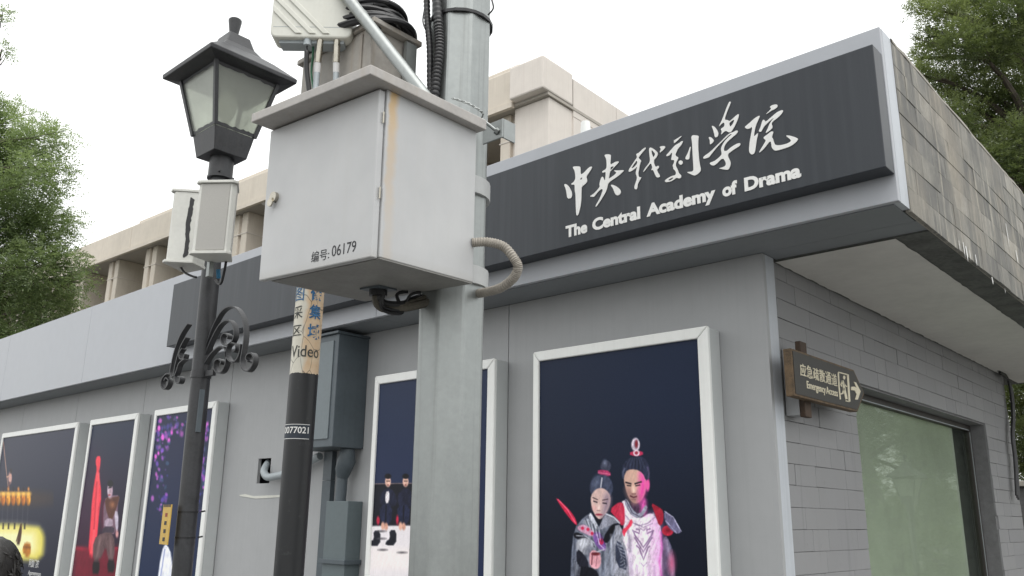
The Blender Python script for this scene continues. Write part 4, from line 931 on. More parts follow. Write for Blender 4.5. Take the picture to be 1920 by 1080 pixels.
# brace tube between the two poles
tb = [at_depth(838, 232, 2.74), at_depth(775, 152, 2.86), at_depth(655, 0, 3.07), at_depth(606, -62, 3.16)]
br = thing('brace_tube', tb[0], 'diagonal galvanised brace tube rising left behind the numbered cabinet', 'tube')
part(MB().tube(tb, .0215, 16), 'tube', GALV, br, smooth=True)
part(MB().tube([at_depth(677, 28, 3.04), at_depth(682, 34, 3.03)], .0235, 16), 'sleeve', GALV, br, smooth=True)
part(MB().lathe([(BR+.004, 0), (BR+.004, .07)], (BP[0], BP[1], tb[3][2]-.03), 20), 'clamp', GALV, br, smooth=True)

# radio unit
un = at_depth(582, 70, 3.06); ang = -.834
UM = Matrix(((-math.sin(ang), -math.cos(ang), 0), (math.cos(ang), -math.sin(ang), 0), (0, 0, 1)))
ru = thing('radio_unit', un, 'white ribbed radio unit with diagonal ridges, cut by the top photo edge', 'radio unit', rot=UM)
ru2 = MB(); hw, hh, dp = .1465, .40, .085
def rrect(hw, z0, z1, r, n=5):
    P = []
    for cx, cz, a0 in ((hw-r, z0+r, -90), (hw-r, z1-r, 0), (-hw+r, z1-r, 90), (-hw+r, z0+r, 180)):
        P += [(cx+r*math.cos(R_(a0+90*k/n)), cz+r*math.sin(R_(a0+90*k/n))) for k in range(n+1)]
    return P
def upart(mb, name, mat, parent=ru, **k): return mb.build(name, mat, parent, local=True, **k)
upart(MB().prism([(x, 0, z) for x, z in rrect(hw, 0, hh, .025)], (0, dp, 0)), 'housing', CREAM, bev=.006)
upart(MB().box(-hw+.01, hw-.01, -.0006, .0005, .041, .0425), 'seam', GREYPVC)
for x0 in (-.055, -.005, .045):
    e = .1; upart(MB().prism([(x0, 0, .012), (x0+.030, 0, .012), (x0+.030-.31, 0, .345), (x0-.31+.005, 0, .345)] if x0-.31 > -hw-.2 else [], (0, -.004, 0)) if False else
        MB().prism([(x0, -.0005, .014), (x0+.024, -.0005, .014), (max(x0+.024-.2, -hw+.006), -.0005, .014+(x0+.024-max(x0+.024-.2, -hw+.006))*1.04), (max(x0-.2, -hw+.006), -.0005, .014+(x0-max(x0-.2, -hw+.006))*1.04)], (0, -.0045, 0)), 'ridge', CREAM, bev=.002)
upart(MB().box(-hw+.03, hw-.03, .02, dp-.01, -.012, .001), 'connector_plate', GREYPVC)
def local_u(p): return np.array(WM[ru.name].inverted() @ Vector(p))
for (xa, xb) in ((601, 590), (632, 629)):
    t0 = at_depth(xa, 74, 3.08); t1 = at_depth(xa*.5+xb*.5, 118, 3.07); t2 = at_depth(xa*.4+xb*.6, 136, 3.07); t3 = at_depth(xb, 190, 3.02)
    c = part(MB().tube([t0, t1], .0125, 14), 'connector', STEEL, ru, smooth=True)
    part(MB().tube([t1, t2], .0118, 14), 'cable_tag', WHITETAG, ru, smooth=True)
    part(MB().tube([t2, t3], .0108, 12), 'jumper_cable', GREYPVC, ru, smooth=True)
part(MB().tube([at_depth(577, 72, 3.08), at_depth(576, 86, 3.07)], .014, 10), 'gland', GREYPVC, ru, smooth=True)
part(MB().tube(catmull([at_depth(576, 86, 3.07), at_depth(575, 104, 3.06), at_depth(575, 130, 3.05), at_depth(580, 172, 3.03), at_depth(586, 200, 3.02)], 6), [.003]*4+[.009]*21, 10), 'power_cable', RUBBER, ru, smooth=True)
part(MB().tube(catmull([at_depth(588, 76, 3.1), at_depth(586, 110, 3.1), at_depth(584, 140, 3.1), at_depth(590, 180, 3.05)], 6), .004, 8), 'earth_wire', paint('green_wire', (.05,.18,.10), .5), ru, smooth=True)
ub = at_depth(596, 30, 3.16)
part(MB().tube([tuple(at_depth(585, -20, 3.10)), (BP[0], BP[1], at_depth(585, -20, 3.10)[2])], .02, 10), 'mount_arm', GALV, ru)
part(MB().lathe([(BR+.004, 0), (BR+.004, .06)], (BP[0], BP[1], at_depth(585, -20, 3.1)[2]-.03), 20), 'mount_clamp', GALV, ru)

# ================================================================== STREET LAMP
def build_lamp(axis, z_off, label, scroll=True):
    """axis(z) -> xy; lantern heights are those of the tall lamp plus z_off"""
    b0 = axis(0); t = thing('street_lamp', (b0[0], b0[1], 0), label, 'street lamp', 'lantern street lamps')
    A = lambda z: (axis(z)[0], axis(z)[1], z)
    zt = 3.29+z_off
    P = [A(z) for z in np.linspace(0, zt, 14)]
    part(MB().tube(P, .0425, 22), 'post', BLACKIRON, t, smooth=True)
    part(MB().lathe([(.12, 0), (.12, .12), (.085, .16), (.085, .45), (.055, .52), (.043, .56)], (*axis(.2), 0), 20), 'pedestal', BLACKIRON, t, smooth=True)
    part(MB().lathe([(.0575, 3.175), (.0575, 3.285)], (*axis(3.2), z_off), 22), 'collar', BLACKIRON, t, smooth=True)
    part(MB().lathe([(.0605, 3.172), (.0605, 3.182)], (*axis(3.2), z_off), 22), 'collar_ring', BLACKIRON, t, smooth=True)
    for q in (0, 2.1, 4.2):
        c = np.array(A(3.195)); c[2] += z_off; dd = np.array([math.cos(q-.6), math.sin(q-.6), 0]); part(MB().tube([c+dd*.055, c+dd*.07], .006, 6), 'set_screw', BLACKIRON, t)
    ax = axis(3.5); c4 = lambda a, z: [(ax[0]+a*math.cos(R_(45+90*k)), ax[1]+a*math.sin(R_(45+90*k)), z+z_off) for k in range(4)]
    part(MB().hexa(c4(.122, 3.280), c4(.150, 3.395)), 'cup', BLACKIRON, t, bev=.003)
    lo, hi = np.array(c4(.148, 3.396)), np.array(c4(.238, 3.690))
    for k in range(4):
        a, b = lo[k], hi[k]; part(MB().tube([a, b], .013, 4), 'corner_bar', BLACKIRON, t)
    cc = np.array([ax[0], ax[1], 0])
    for k in range(4):
        j = (k+1) % 4; q = [lo[k], lo[j], hi[j], hi[k]]; mid = np.mean(q, 0); q = [p+(np.array([cc[0], cc[1], p[2]])-p)*.03 for p in q]
        out = np.array([mid[0]-cc[0], mid[1]-cc[1], 0]); out /= np.linalg.norm(out)
        pn = part(MB().prism(q, out*.004), 'pane', LPANE, t)
        # dark ragged putty round the pane
        rr = random.Random(k)
        for (p0, p1, inn) in ((q[0], q[1], (np.array(q[3])-q[0])), (q[3], q[2], (np.array(q[0])-q[3]))):
            n = 14; vs = []
            for i in range(n+1):
                p = np.array(p0)+(np.array(p1)-p0)*i/n+out*.0055; vs += [p, p+inn*(.045+rr.uniform(0, .03))]
            part(MB().add(vs, [(2*i, 2*i+2, 2*i+3, 2*i+1) for i in range(n)]), 'putty', BLACKIRON, t)
    rf = MB(); R = [(.245, 3.688), (.333, 3.700), (.336, 3.722), (.215, 3.80), (.150, 3.835), (.108, 3.875), (.086, 3.925), (.080, 3.94)]
    rings = [c4(a, z) for a, z in R]; vs = sum([list(r) for r in rings], []); fs = [(i*4+k, i*4+(k+1) % 4, i*4+4+(k+1) % 4, i*4+4+k) for i in range(len(R)-1) for k in range(4)]+[(3,2,1,0), tuple(len(vs)-4+k for k in range(4))]
    part(rf.add(vs, fs), 'lantern_roof', BLACKIRON, t, bev=.004)
    part(MB().lathe([(.021, 3.94), (.023, 3.97), (.033, 4.035), (.033, 4.045), (.028, 4.05)], (*axis(4), z_off), 16), 'finial', BLACKIRON, t, smooth=True)
    part(MB().lathe([(.02, 3.40), (.02, 3.48), (.045, 3.53), (.05, 3.58), (.03, 3.63), (.005, 3.64)], (*ax, z_off), 14), 'bulb', CREAM, t, smooth=True)
    return t
LB0, LB4_ = np.array([-1.815, -1.955]), np.array([-1.836, -1.992])
def lax(z): return LB0+(LB4_-LB0)*z/4
lamp = build_lamp(lax, 0, 'tall black lantern street lamp with scrolled ironwork, left of the cabinet')
LY = lax(2.2)[1]
def zs(x, y): return on_y(280+x/2.455, 320+y/2.455, LY)
SCR = [[(212,1075),(222,1010),(238,940),(265,830),(300,725),(340,652),(380,627),(415,642),(440,690),(447,760),(438,830),(430,880),(440,915),(462,923),(484,897),(490,862),(478,842),(460,848),(454,868),(464,880)],
 [(222,1010),(255,885),(290,790),(330,715),(365,690),(390,705),(401,748),(390,787),(365,806),(344,795),(340,768),(354,750),(371,760),(369,776)],
 [(214,1050),(236,950),(280,862),(320,818),(345,812),(361,832),(362,880),(346,922),(322,931),(307,910),(310,882),(325,868),(340,878),(336,892)],
 [(430,800),(422,850),(402,878),(378,876),(363,850),(368,812),(388,794),(405,800),(407,822),(396,836)],
 [(186,706),(152,760),(126,830),(112,890),(106,930),(112,950),(124,940)], [(104,935),(86,938),(68,960),(64,990),(76,1006),(92,992),(98,968),(86,955),(78,968)],
 [(178,768),(154,812),(132,885),(124,935),(132,975),(147,975),(152,955),(142,948)], [(170,868),(146,890),(134,925),(126,945)], [(160,820),(148,840),(150,865),(166,866),(172,845)]]
for q in SCR: part(MB().ribbon(catmull([zs(*p) for p in q], 6), (0, 1, 0), .026, .006), 'scroll', BLACKIRON, lamp)
zr = zs(215, 945)[2]
part(MB().lathe([(.0465, -.016), (.0465, .016)], (*lax(2.2), zr), 20), 'scroll_clamp', BLACKIRON, lamp, smooth=True)
part(MB().box(lax(2.2)[0]+.05, lax(2.2)[0]+.12, LY-.008, LY+.008, zr-.014, zr+.014), 'clamp_lug', BLACKIRON, lamp, bev=.002)
sx = zs(212, 1075); ta = np.array([*lax(2.0), 0])+np.array([math.cos(-.25), math.sin(-.25), 0])*.045
part(MB().box(ta[0]-.004, ta[0]+.004, ta[1]-.011, ta[1]+.011, sx[2]-.13, sx[2]+.06), 'tail_strip', DGREY, lamp)

# loudspeakers on the lamp post
GRL = NT('speaker_mesh'); gv = GRL.coords('Object', (1,1,1)); wv = GRL.n('ShaderNodeTexVoronoi'); wv.inputs['Scale'].default_value = 700; GRL.l(gv, wv.inputs['Vector'])
GRL.l(GRL.ramp(wv.outputs['Distance'], [(.25, (.36,.35,.33)), (.5, (.42,.41,.385))]), GRL.b.inputs['Base Color']); GRL.b.inputs['Roughness'].default_value = .6
SPK = paint('speaker_white', (.66,.66,.62), .5, var=.1, scale=8, streak=.15, streak_col=(.5,.46,.38), bump=.03)
def speaker(c, th, z0, z1, label, scorch=False):
    R3 = Matrix.Rotation(th, 3, 'Z'); t = thing('loudspeaker', (c[0], c[1], z0), label, 'loudspeaker', 'loudspeakers on the lamp post', rot=R3)
    H = z1-z0; sec = [(.062, -.068), (.062, .068), (.045, .082), (-.055, .045), (-.055, -.045), (.045, -.082)]
    lp = lambda mb, name, mat, **k: mb.build(name, mat, t, local=True, **k)
    lp(MB().prism([(x, y, .012) for x, y in sec], (0, 0, H-.024)), 'housing', SPK, bev=.003)
    lp(MB().prism([(.0625, -.060, .018), (.0625, .060, .018), (.0625, .060, H-.018), (.0625, -.060, H-.018)], (.003, 0, 0)), 'grille', GRL.m)
    for z in (0, H-.012): lp(MB().prism([(x*1.12+.004, y*1.10, z) for x, y in sec], (0, 0, .0118)), 'end_cap', SPK, bev=.002)
    lp(MB().box(-.10, -.055, -.015, .015, H*.45, H*.55), 'mount_bracket', GALV)
    if scorch:
        rr = random.Random(2); n = 26; p0, p1 = np.array([.045, .082]), np.array([-.055, .045])
        vs = []
        for i in range(n+1):
            z = H*(.07+.82*i/n); a, b = .58+.03*math.sin(i*.3)+rr.uniform(-.015, .015), .76+.02*math.sin(i*.25+1)+rr.uniform(-.02, .02)
            if i in (0, n): b = a+.04
            for s_ in (a, b): q = p0+(p1-p0)*s_+np.array([-.35, .94])*.0012; vs.append((q[0], q[1], z))
        lp(MB().add(vs, [(2*i, 2*i+1, 2*i+3, 2*i+2) for i in range(n)]), 'scorch_mark', RUBBER)
    return t
sa = at_depth(411, 416, 3.60); sb = at_depth(359, 432, 3.80)
s1 = speaker((sa[0], sa[1]), R_(-52), on_y(403, 485, sa[1])[2], on_y(412, 352, sa[1])[2], 'cream column loudspeaker with grey grille on the lamp post, facing the viewer')
s2 = speaker((sb[0], sb[1]), R_(-150), on_y(352, 500, sb[1])[2], on_y(360, 368, sb[1])[2], 'scorched cream column loudspeaker with a black burn streak, left of lamp post', True)
part(MB().tube(catmull([at_depth(337, 497, 3.78), at_depth(345, 510, 3.74), at_depth(358, 517, 3.7), at_depth(368, 520, 3.68)], 6), .005, 8), 'lead', RUBBER, lamp, smooth=True)
part(MB().tube(catmull([at_depth(424, 490, 3.6), at_depth(420, 512, 3.6), at_depth(415, 530, 3.6), at_depth(410, 532, 3.62), at_depth(404, 525, 3.64)], 6), .0055, 8), 'lead', RUBBER, lamp, smooth=True)
part(MB().tube([at_depth(409, 505, 3.62), at_depth(410, 522, 3.62)], .009, 8), 'tape', paint('blue_tape', (.02,.16,.30), .5), lamp, smooth=True)
lg = at_depth(394, 505, 3.60); part(MB().box(lg[0]-.012, lg[0]+.012, lg[1]-.012, lg[1]+.012, lg[2]-.035, lg[2]+.05), 'bracket_plate', GALV, lamp, bev=.003)

# yellow notice wired to the lamp post
YEL = paint('yellow_plate', (.62,.40,.07), .5, var=.15, scale=25, streak=.1)
yp = [at_depth(306, 945, 3.80), at_depth(321.5, 947, 3.70), at_depth(313.5, 1021, 3.64), at_depth(299, 1021, 3.74)]
zt_, zb_ = (yp[0][2]+yp[1][2])/2, (yp[2][2]+yp[3][2])/2; ym = (yp[0]+yp[3])/2; yr_ = (yp[1]+yp[2])/2
yn = thing('notice_plate', ym, 'small yellow notice plate wired to the lamp post', 'notice')
off = np.cross(yr_-ym, (0, 0, 1.)); off /= np.linalg.norm(off); off[2] = 0
if off@(CAM-ym) < 0: off = -off
cr = [np.array([ym[0], ym[1], zt_]), np.array([yr_[0], yr_[1], zt_]), np.array([yr_[0], yr_[1], zb_]), np.array([ym[0], ym[1], zb_])]
part(MB().prism(cr, -off*.004), 'plate', YEL, yn)
part(MB().prism([c+off*.0012 for c in (cr[0]*.93+cr[1]*.07, cr[0]*.07+cr[1]*.93, cr[0]*.07+cr[1]*.93-np.array([0,0,.010]), cr[0]*.93+cr[1]*.07-np.array([0,0,.010]))], -off*.001), 'plate_band', SIGNW, yn)
REDINK = paint('red_ink', (.28,.05,.03), .6)
for i in range(4):
    z = zt_-.036-.034*i; a = cr[0]*.62+cr[1]*.38; c = cr[0]*.36+cr[1]*.64
    part(MB().prism([np.array([a[0], a[1], z])+off*.0012, np.array([c[0], c[1], z])+off*.0012, np.array([c[0], c[1], z-.016])+off*.0012, np.array([a[0], a[1], z-.016])+off*.0012], -off*.001), 'print_mark', REDINK if i == 0 else INK, yn)
for z in (zt_-.03, zb_+.03):
    part(MB().lathe([(.0445, z-.003), (.0445, z+.003)], (*lax(1.5), 0), 18), 'tie_wire', RUBBER, yn)
    e = np.array([*lax(1.5), z])+RT*.055; part(MB().tube([e, e+RT*.02+np.array([0, 0, .004])], .004, 6), 'wire_twist', RUBBER, yn)

# ================================================================== WALL BOX, TRUNKING, CONDUIT ELBOW, ROOF FITTING
eb = thing('electrical_box', (-3.33, 0, 2.05), 'dark grey steel electrical box on the wall behind the painted pole', 'electrical box')
dx = .276; bx1 = -3.12; bx0 = bx1-.52
part(MB().box(bx0, bx1, -dx, -.002, 2.065, 2.865), 'body', DGREY, eb, bev=.004)
part(MB().box(bx0-.01, bx1+.012, -dx-.02, -.001, 2.866, 2.885), 'top_lip', DGREY, eb, bev=.003)
part(MB().box(bx0+.04, bx1-.05, -dx-.008, -dx-.0005, 2.12, 2.82), 'door', paint('mid_grey_steel', (.16,.19,.205), .45, var=.1, scale=5, bump=.02), eb, bev=.003)
pp = thing('wall_pipe', (-3.2, -.08, 1.7), 'dark painted pipe under the grey electrical box', 'pipe')
part(MB().tube([(-3.185, -.09, 2.064), (-3.19, -.09, 1.98), (-3.225, -.085, 1.92), (-3.24, -.08, 1.87)], [.05, .068, .06, .045], 14), 'wrapped_joint', DGREY, pp, smooth=True)
part(MB().tube([(-3.24, -.08, 1.88), (-3.245, -.08, 1.70)], .04, 14), 'pipe', DGREY, pp, smooth=True)
tk = thing('cable_trunking', (-3.2, -.05, 0), 'dark grey rectangular trunking below the electrical box', 'trunking')
part(MB().box(-3.34, -3.09, -.13, -.002, .0, 1.70), 'duct', paint('slate_steel', (.12,.15,.16), .5, var=.1, scale=5, bump=.02), tk, bev=.004)
part(MB().box(-3.36, -3.07, -.15, -.001, 1.28, 1.31), 'joint_band', DGREY, tk, bev=.003)
ch = thing('wall_channel', (-3.45, -.02, 0), 'narrow dark strip channel on the wall left of the trunking', 'channel')
part(MB().box(-3.53, -3.43, -.04, -.001, .0, 1.85), 'strip', DGREY, ch); part(MB().box(-3.53, -3.43, -.04, -.001, 1.853, 2.06), 'strip', DGREY, ch)
el = [on_y(503, 868, .06), on_y(499, 874, -.0), on_y(495, 884, -.04), on_y(501, 894, -.06), on_y(516, 893, -.065), on_y(545, 885, -.065), on_y(575, 868, -.06), on_y(600, 855, -.06)]
tag(MB().tube(catmull(el, 7), .029, 14).build('conduit_elbow', GREYPVC, None, smooth=True), 'grey conduit elbow coming out of the square wall opening', 'conduit')
part(MB().box(HX0-.03, HX1+.03, .251, .26, HZ0-.02, HZ1+.02), 'opening_back', RUBBER, bld)  # black sheet: the darkness inside the opening is put into its colour
fl = on_y(1098, 247, E0+.06)
rf_ = thing('roof_fitting', (fl[0], fl[1], ZT), 'small silver can fitting on the roof edge above the lettering', 'roof fitting')
part(MB().lathe([(.012, -.03), (.028, -.02), (.030, .015), (.026, .06), (.010, .066)], (fl[0], fl[1], ZT+.03), 14), 'can', ALU, rf_, smooth=True)
part(MB().tube([(fl[0]-.012, fl[1], ZT-.004), (fl[0]-.02, fl[1], ZT+.05)], .014, 8), 'stem', STEEL, rf_, smooth=True)
part(MB().tube([(fl[0]-.10, fl[1]+.02, ZT+.022), (fl[0]-.02, fl[1], ZT+.006)], .007, 8), 'arm', ALU, rf_, smooth=True)

# ================================================================== BEIGE BUILDING BEHIND
HB = 8.9
A_, C_ = on_z(168, 490, HB), on_z(1018, 163, HB)
bu = (A_-C_)[:2]; bu /= np.linalg.norm(bu); bw = np.array([bu[1], -bu[0]])
if bw[1] < 0: bw = -bw
def bpt(s, t, z): return (C_[0]+bu[0]*s+bw[0]*t, C_[1]+bu[1]*s+bw[1]*t, z)
def bray(px, py, t=0.):
    d = ray(px, py); n = np.array([bw[0], bw[1], 0]); P = np.array(bpt(0, t, 0)); q = CAM+d*(((P-CAM)@n)/(d@n))
    return (q-C_)[:2]@bu, q[2]
bb = thing('beige_building', (C_[0], C_[1], 0), 'large beige stone building with deep window piers behind the grey one', 'building')
def bbox(s0, s1, t0, t1, z0, z1): return MB().hexa([bpt(s0,t0,z0), bpt(s1,t0,z0), bpt(s1,t1,z0), bpt(s0,t1,z0)], [bpt(s0,t0,z1), bpt(s1,t0,z1), bpt(s1,t1,z1), bpt(s0,t1,z1)])
sEnd = bray(20, 545)[0]+6; s240, z240 = bray(240, 425); zlow = bray(160, 455)[1]; zmid = (bray(240, 409)[1]+bray(520, 293)[1])/2
s955 = bray(955, 125)[0]; ztop = bray(1010, 105)[1]
part(bbox(s955, s240, .12, .7, HB, HB+(zlow-HB)*1.0), 'cornice', BEIGE, bb, bev=.03)
part(bbox(s240+.002, sEnd, .12, .7, HB, zlow), 'cornice', BEIGE, bb, bev=.03)
part(bbox(s955, s240, .30, .9, zlow+.002, zmid), 'parapet', BEIGE, bb, bev=.03)
part(bbox(0, s955-.002, 0, .9, HB, ztop), 'cornice_end', BEIGE2, bb, bev=.03)
part(bbox(s955, sEnd, .08, .16, HB-.10, HB-.002), 'drip_edge', BEIGE, bb)
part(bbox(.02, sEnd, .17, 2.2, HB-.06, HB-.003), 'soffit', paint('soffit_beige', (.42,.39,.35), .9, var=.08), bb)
part(bbox(.1, sEnd, 2.0, 9, 0, HB-.061), 'rear_wall', BEIGE, bb)
part(bbox(.05, sEnd, .9, 9, HB, zmid-.3), 'roof', CONC, bb)
ps = []
for pl_, pr_, y in ((137,155,570),(205,216,520),(271,295,480),(443,473,400)):
    a, c = bray(pr_, y, .35)[0], bray(pl_, y, .35)[0]; ps.append((a+c)/2)
sp = np.median(np.diff(sorted(ps))); pw = .62
base = ps[1]; allp = sorted([base+sp*k for k in range(-12, 8) if .9 < base+sp*k < sEnd])
for s in allp:
    pr = part(bbox(s-pw/2, s-.07, .35, 2.0, 0, HB-.062), 'pier', BEIGE, bb, bev=.02)
    part(bbox(s+.07, s+pw/2, .35, 2.0, 0, HB-.062), 'pier', BEIGE, bb, bev=.02)
    part(bbox(s-.069, s+.069, .43, 1.9, 0, HB-.062), 'pier_groove', BEIGE2, bb)
    part(bbox(s-pw/2-.012, s+pw/2+.012, .338, 1.99, HB-.62, HB-.60), 'pier_joint', BEIGE2, bb)
s1018 = bray(965, 200, .25)[0]
part(bbox(.06, s1018, .25, 2.0, 0, HB-.062), 'end_pier', BEIGE2, bb, bev=.02)
edges = [s1018]+[q for s in allp for q in (s-pw/2, s+pw/2)]
bays = [(edges[i], edges[i+1]) for i in range(0, len(edges)-1, 2)]
for a, c in bays:
    if c-a < .8: continue
    for zt1 in (HB-1.0, HB-4.4):
        wi = part(bbox(a+.15, c-.15, 1.90, 1.999, zt1-2.1, zt1), 'window', BRONZE, bb)
        m_ = (a+c)/2
        for q0, q1 in ((a+.22, m_-.04), (m_+.04, c-.22)): part(bbox(q0, q1, 1.87, 1.899, zt1-2.03, zt1-.07), 'pane', DKGLASS, wi)
# end wall clad in panels
nrow, ncol = 7, 6; ph_, pw_ = .82, 1.45
part(bbox(.10, .2, .35, 9, 0, ztop-.3), 'end_wall', MORTAR, bb)
for r in range(nrow):
    for c in range(ncol):
        z1 = ztop-.02-r*ph_; t0 = .95+c*pw_ if r < 2 else .30+c*pw_*1.1
        if r < 2 and c == ncol-1: continue
        t1 = t0+(pw_ if r < 2 else pw_*1.1)-.014
        part(bbox(.03, .099, t0, t1, z1-ph_+.014, z1-(.05 if r == 0 else 0)), 'panel', BEIGE2, bb)
dm = on_z(503, 380, HB-1.3)
dome = thing('dome_fitting', bpt(bray(503, 380, .36)[0], .32, bray(503, 380, .36)[1]), 'small white dome fitting on the beige building, beside the cabinet edge', 'dome fitting')
dq = WM[dome.name].translation
part(MB().lathe([(.005, .16), (.10, .12), (.14, .04), (.14, -.02), (.12, -.05), (.01, -.06)], tuple(dq), 16), 'dome', WHITETAG, dome, smooth=True)

# ================================================================== TREES
def leaf_mesh(name, sprigs, nl, ll, lw, rl, mat, spread=.9, droop=.25):
    """sprigs: (pos, dir, tone). Each is a rachis with nl pairs of leaflets."""
    rng = np.random.default_rng(len(sprigs)); pos = np.array([s[0] for s in sprigs]); d = np.array([s[1] for s in sprigs]); tone = np.array([s[2] for s in sprigs])
    d /= np.linalg.norm(d, axis=1, keepdims=True)+1e-9
    up = rng.normal(0, 1, d.shape)*.35+np.array([0, 0, 1.]); side = np.cross(d, up); side /= np.linalg.norm(side, axis=1, keepdims=True)+1e-9
    nrm = np.cross(side, d); V = []; T = []
    for i in range(nl):
        f = (i+.6)/nl; base = pos+d*(rl*f)+np.array([0, 0, -droop*rl*f*f])
        for sg in ((-1, 1) if i < nl-1 else (0,)):
            ld = d*(.55 if sg else 1)+side*sg*spread+nrm*rng.uniform(-.35, .35, (len(pos), 1)); ld /= np.linalg.norm(ld, axis=1, keepdims=True)
            wd = np.cross(ld, nrm+rng.normal(0, .35, nrm.shape)); wd /= np.linalg.norm(wd, axis=1, keepdims=True)+1e-9
            s = rng.uniform(.7, 1.2, (len(pos), 1)); l = ll*s; w = lw*s
            V.append(np.stack([base, base+ld*l*.45+wd*w*.5, base+ld*l, base+ld*l*.45-wd*w*.5], 1)); T.append(np.clip(tone+rng.normal(0, .12, len(pos)), 0, 1))
    V = np.concatenate(V).reshape(-1, 3); T = np.repeat(np.concatenate(T), 4); n = len(V)//4
    me = bpy.data.meshes.new(name); me.vertices.add(len(V)); me.vertices.foreach_set('co', V.astype(np.float32).ravel())
    me.loops.add(n*4); me.loops.foreach_set('vertex_index', np.arange(n*4)); me.polygons.add(n); me.polygons.foreach_set('loop_start', np.arange(n)*4); me.update(calc_edges=True)
    at = me.color_attributes.new('tone', 'FLOAT_COLOR', 'POINT'); at.data.foreach_set('color', np.repeat(T, 4).astype(np.float32)); me.materials.append(mat); return me
def limb(mb, p0, p1, r0, r1, rng, seg=7, sag=.12):
    L = np.linalg.norm(np.array(p1)-p0); n = 6; P = []
    off = rng.normal(0, sag*L*.35, 3)
    for i in range(n+1):
        t = i/n; P.append(np.array(p0)*(1-t)+np.array(p1)*t+off*math.sin(math.pi*t)+np.array([0, 0, .10*L*math.sin(math.pi*t)]))
    mb.tube(P, [r0+(r1-r0)*i/n for i in range(n+1)], seg); return P
def make_tree(name, label, base, top, clumps, per, leaf, nl, ll, lw, rl, seed, dirfn, group=None, trunk_r=.2, droop=.25):
    rng = np.random.default_rng(seed); base = np.array(base, float)
    t = thing(name, base, label, 'tree', group); tr = MB(); top = np.array(top, float)
    P = [base+(top-base)*f+np.array([math.sin(f*5+seed), math.cos(f*4), 0])*.12*f for f in np.linspace(0, 1, 9)]
    tr.tube(P, [trunk_r*(1.25 if i == 0 else 1-.085*i) for i in range(9)], 12); tr.build('trunk', BARK, t, smooth=True)
    lb = MB(); sprigs = []
    for (c, r) in clumps:
        c = np.array(c, float); d = np.linalg.norm(np.array(P)-c, axis=1)+np.array([max(0, p[2]-c[2]+.3)*1.5 for p in P]); p0 = P[int(np.argmin(d))]
        Q = limb(lb, p0, c, max(.02, trunk_r*.32), .012, rng)
        for k in range(4): e = c+rng.normal(0, 1, 3)*r*.6; lb.tube([Q[4], (Q[4]+e)/2+rng.normal(0, .05, 3), e], [.014, .009, .004], 5)
        ct = rng.uniform(.15, .85)
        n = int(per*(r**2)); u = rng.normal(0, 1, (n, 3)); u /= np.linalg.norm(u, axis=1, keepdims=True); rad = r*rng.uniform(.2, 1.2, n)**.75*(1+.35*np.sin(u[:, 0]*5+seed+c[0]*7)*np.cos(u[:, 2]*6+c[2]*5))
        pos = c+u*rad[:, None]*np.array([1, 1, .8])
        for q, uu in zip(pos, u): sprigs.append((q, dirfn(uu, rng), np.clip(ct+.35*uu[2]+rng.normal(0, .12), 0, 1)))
    lb.build('limbs', BARK, t, smooth=True)
    me = leaf_mesh('crown', sprigs, nl, ll, lw, rl, leaf, droop=droop); Mi = WM[t.name].inverted()
    me.transform(Mi); link('crown', me, None, t); return t
# left: scholar tree, depth from standing between the low building's end and the beige building
cl = []
for px, py, r, dz in ((75,262,50,0),(18,232,40,.6),(110,325,26,0),(55,345,58,-.6),(15,400,66,0),(95,420,48,.5),(128,492,34,0),(60,500,62,-.4),(15,560,60,.4),(88,575,48,0),(40,625,50,-.3),(120,560,30,.6),(2,28,13,0),(4,92,14,.4),(-22,195,26,0),(-50,270,70,.5),(-70,400,90,0),(-60,560,90,.4),(-110,240,60,.4),(-150,330,90,-.5),(-150,500,90,.6),(-40,650,60,0),(-110,640,70,.4),(20,300,60,1.2),(60,440,60,1.3),(0,500,70,1.4),(-30,330,70,1.2),(150,530,20,-.3),(98,610,36,.8)):
    z = 18.6+dz*1.0; cl.append((at_depth(px, py, z), r/F*z))
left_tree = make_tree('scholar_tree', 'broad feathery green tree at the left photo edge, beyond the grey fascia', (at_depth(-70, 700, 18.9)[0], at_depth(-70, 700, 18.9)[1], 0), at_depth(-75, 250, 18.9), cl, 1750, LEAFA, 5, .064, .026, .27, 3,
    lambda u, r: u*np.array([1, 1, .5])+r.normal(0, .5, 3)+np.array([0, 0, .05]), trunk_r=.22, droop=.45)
# right: junipers behind the stone parapet
cl = []
rr = random.Random(8)
spec = [(1770,20,34),(1830,25,46),(1895,30,52),(1752,95,28),(1800,85,44),(1865,95,50),(1915,105,44),(1725,140,20),(1760,160,36),(1822,165,50),(1885,190,36),(1930,170,50),(1775,230,44),(1840,235,48),(1905,260,44),(1800,285,48),(1865,305,48),(1925,320,50),(1830,345,44),(1885,375,50),(1930,400,50),(1900,430,40),(1940,470,60),(1920,560,50),(1930,640,50),(1905,720,34),(1935,740,46),(1902,775,30),(1925,820,40),(1912,860,34),(1950,880,50),(1990,60,60),(1990,200,70),(2000,350,80),(2010,500,80),(2010,650,80),(2050,120,70),(2060,280,80),(1960,-40,60),(1860,-50,50),(1800,-40,40),(1980,800,70),(1715,112,12),(1738,70,18),(1722,15,14),(1745,-5,22),(1850,520,80),(1780,420,80),(1810,650,90)]
for px, py, r in spec:
    z = 12.6+rr.uniform(-.7, .9); cl.append((at_depth(px, py, z), r*1.12/F*z))
jb = at_depth(1935, 900, 12.9)
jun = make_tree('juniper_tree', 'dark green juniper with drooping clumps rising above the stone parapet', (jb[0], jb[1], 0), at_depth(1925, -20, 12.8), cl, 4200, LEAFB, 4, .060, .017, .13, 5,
    lambda u, r: u*np.array([1, 1, .4])+r.normal(0, .45, 3)+np.array([0, 0, .35]), group='junipers in the yard', trunk_r=.2, droop=.1)
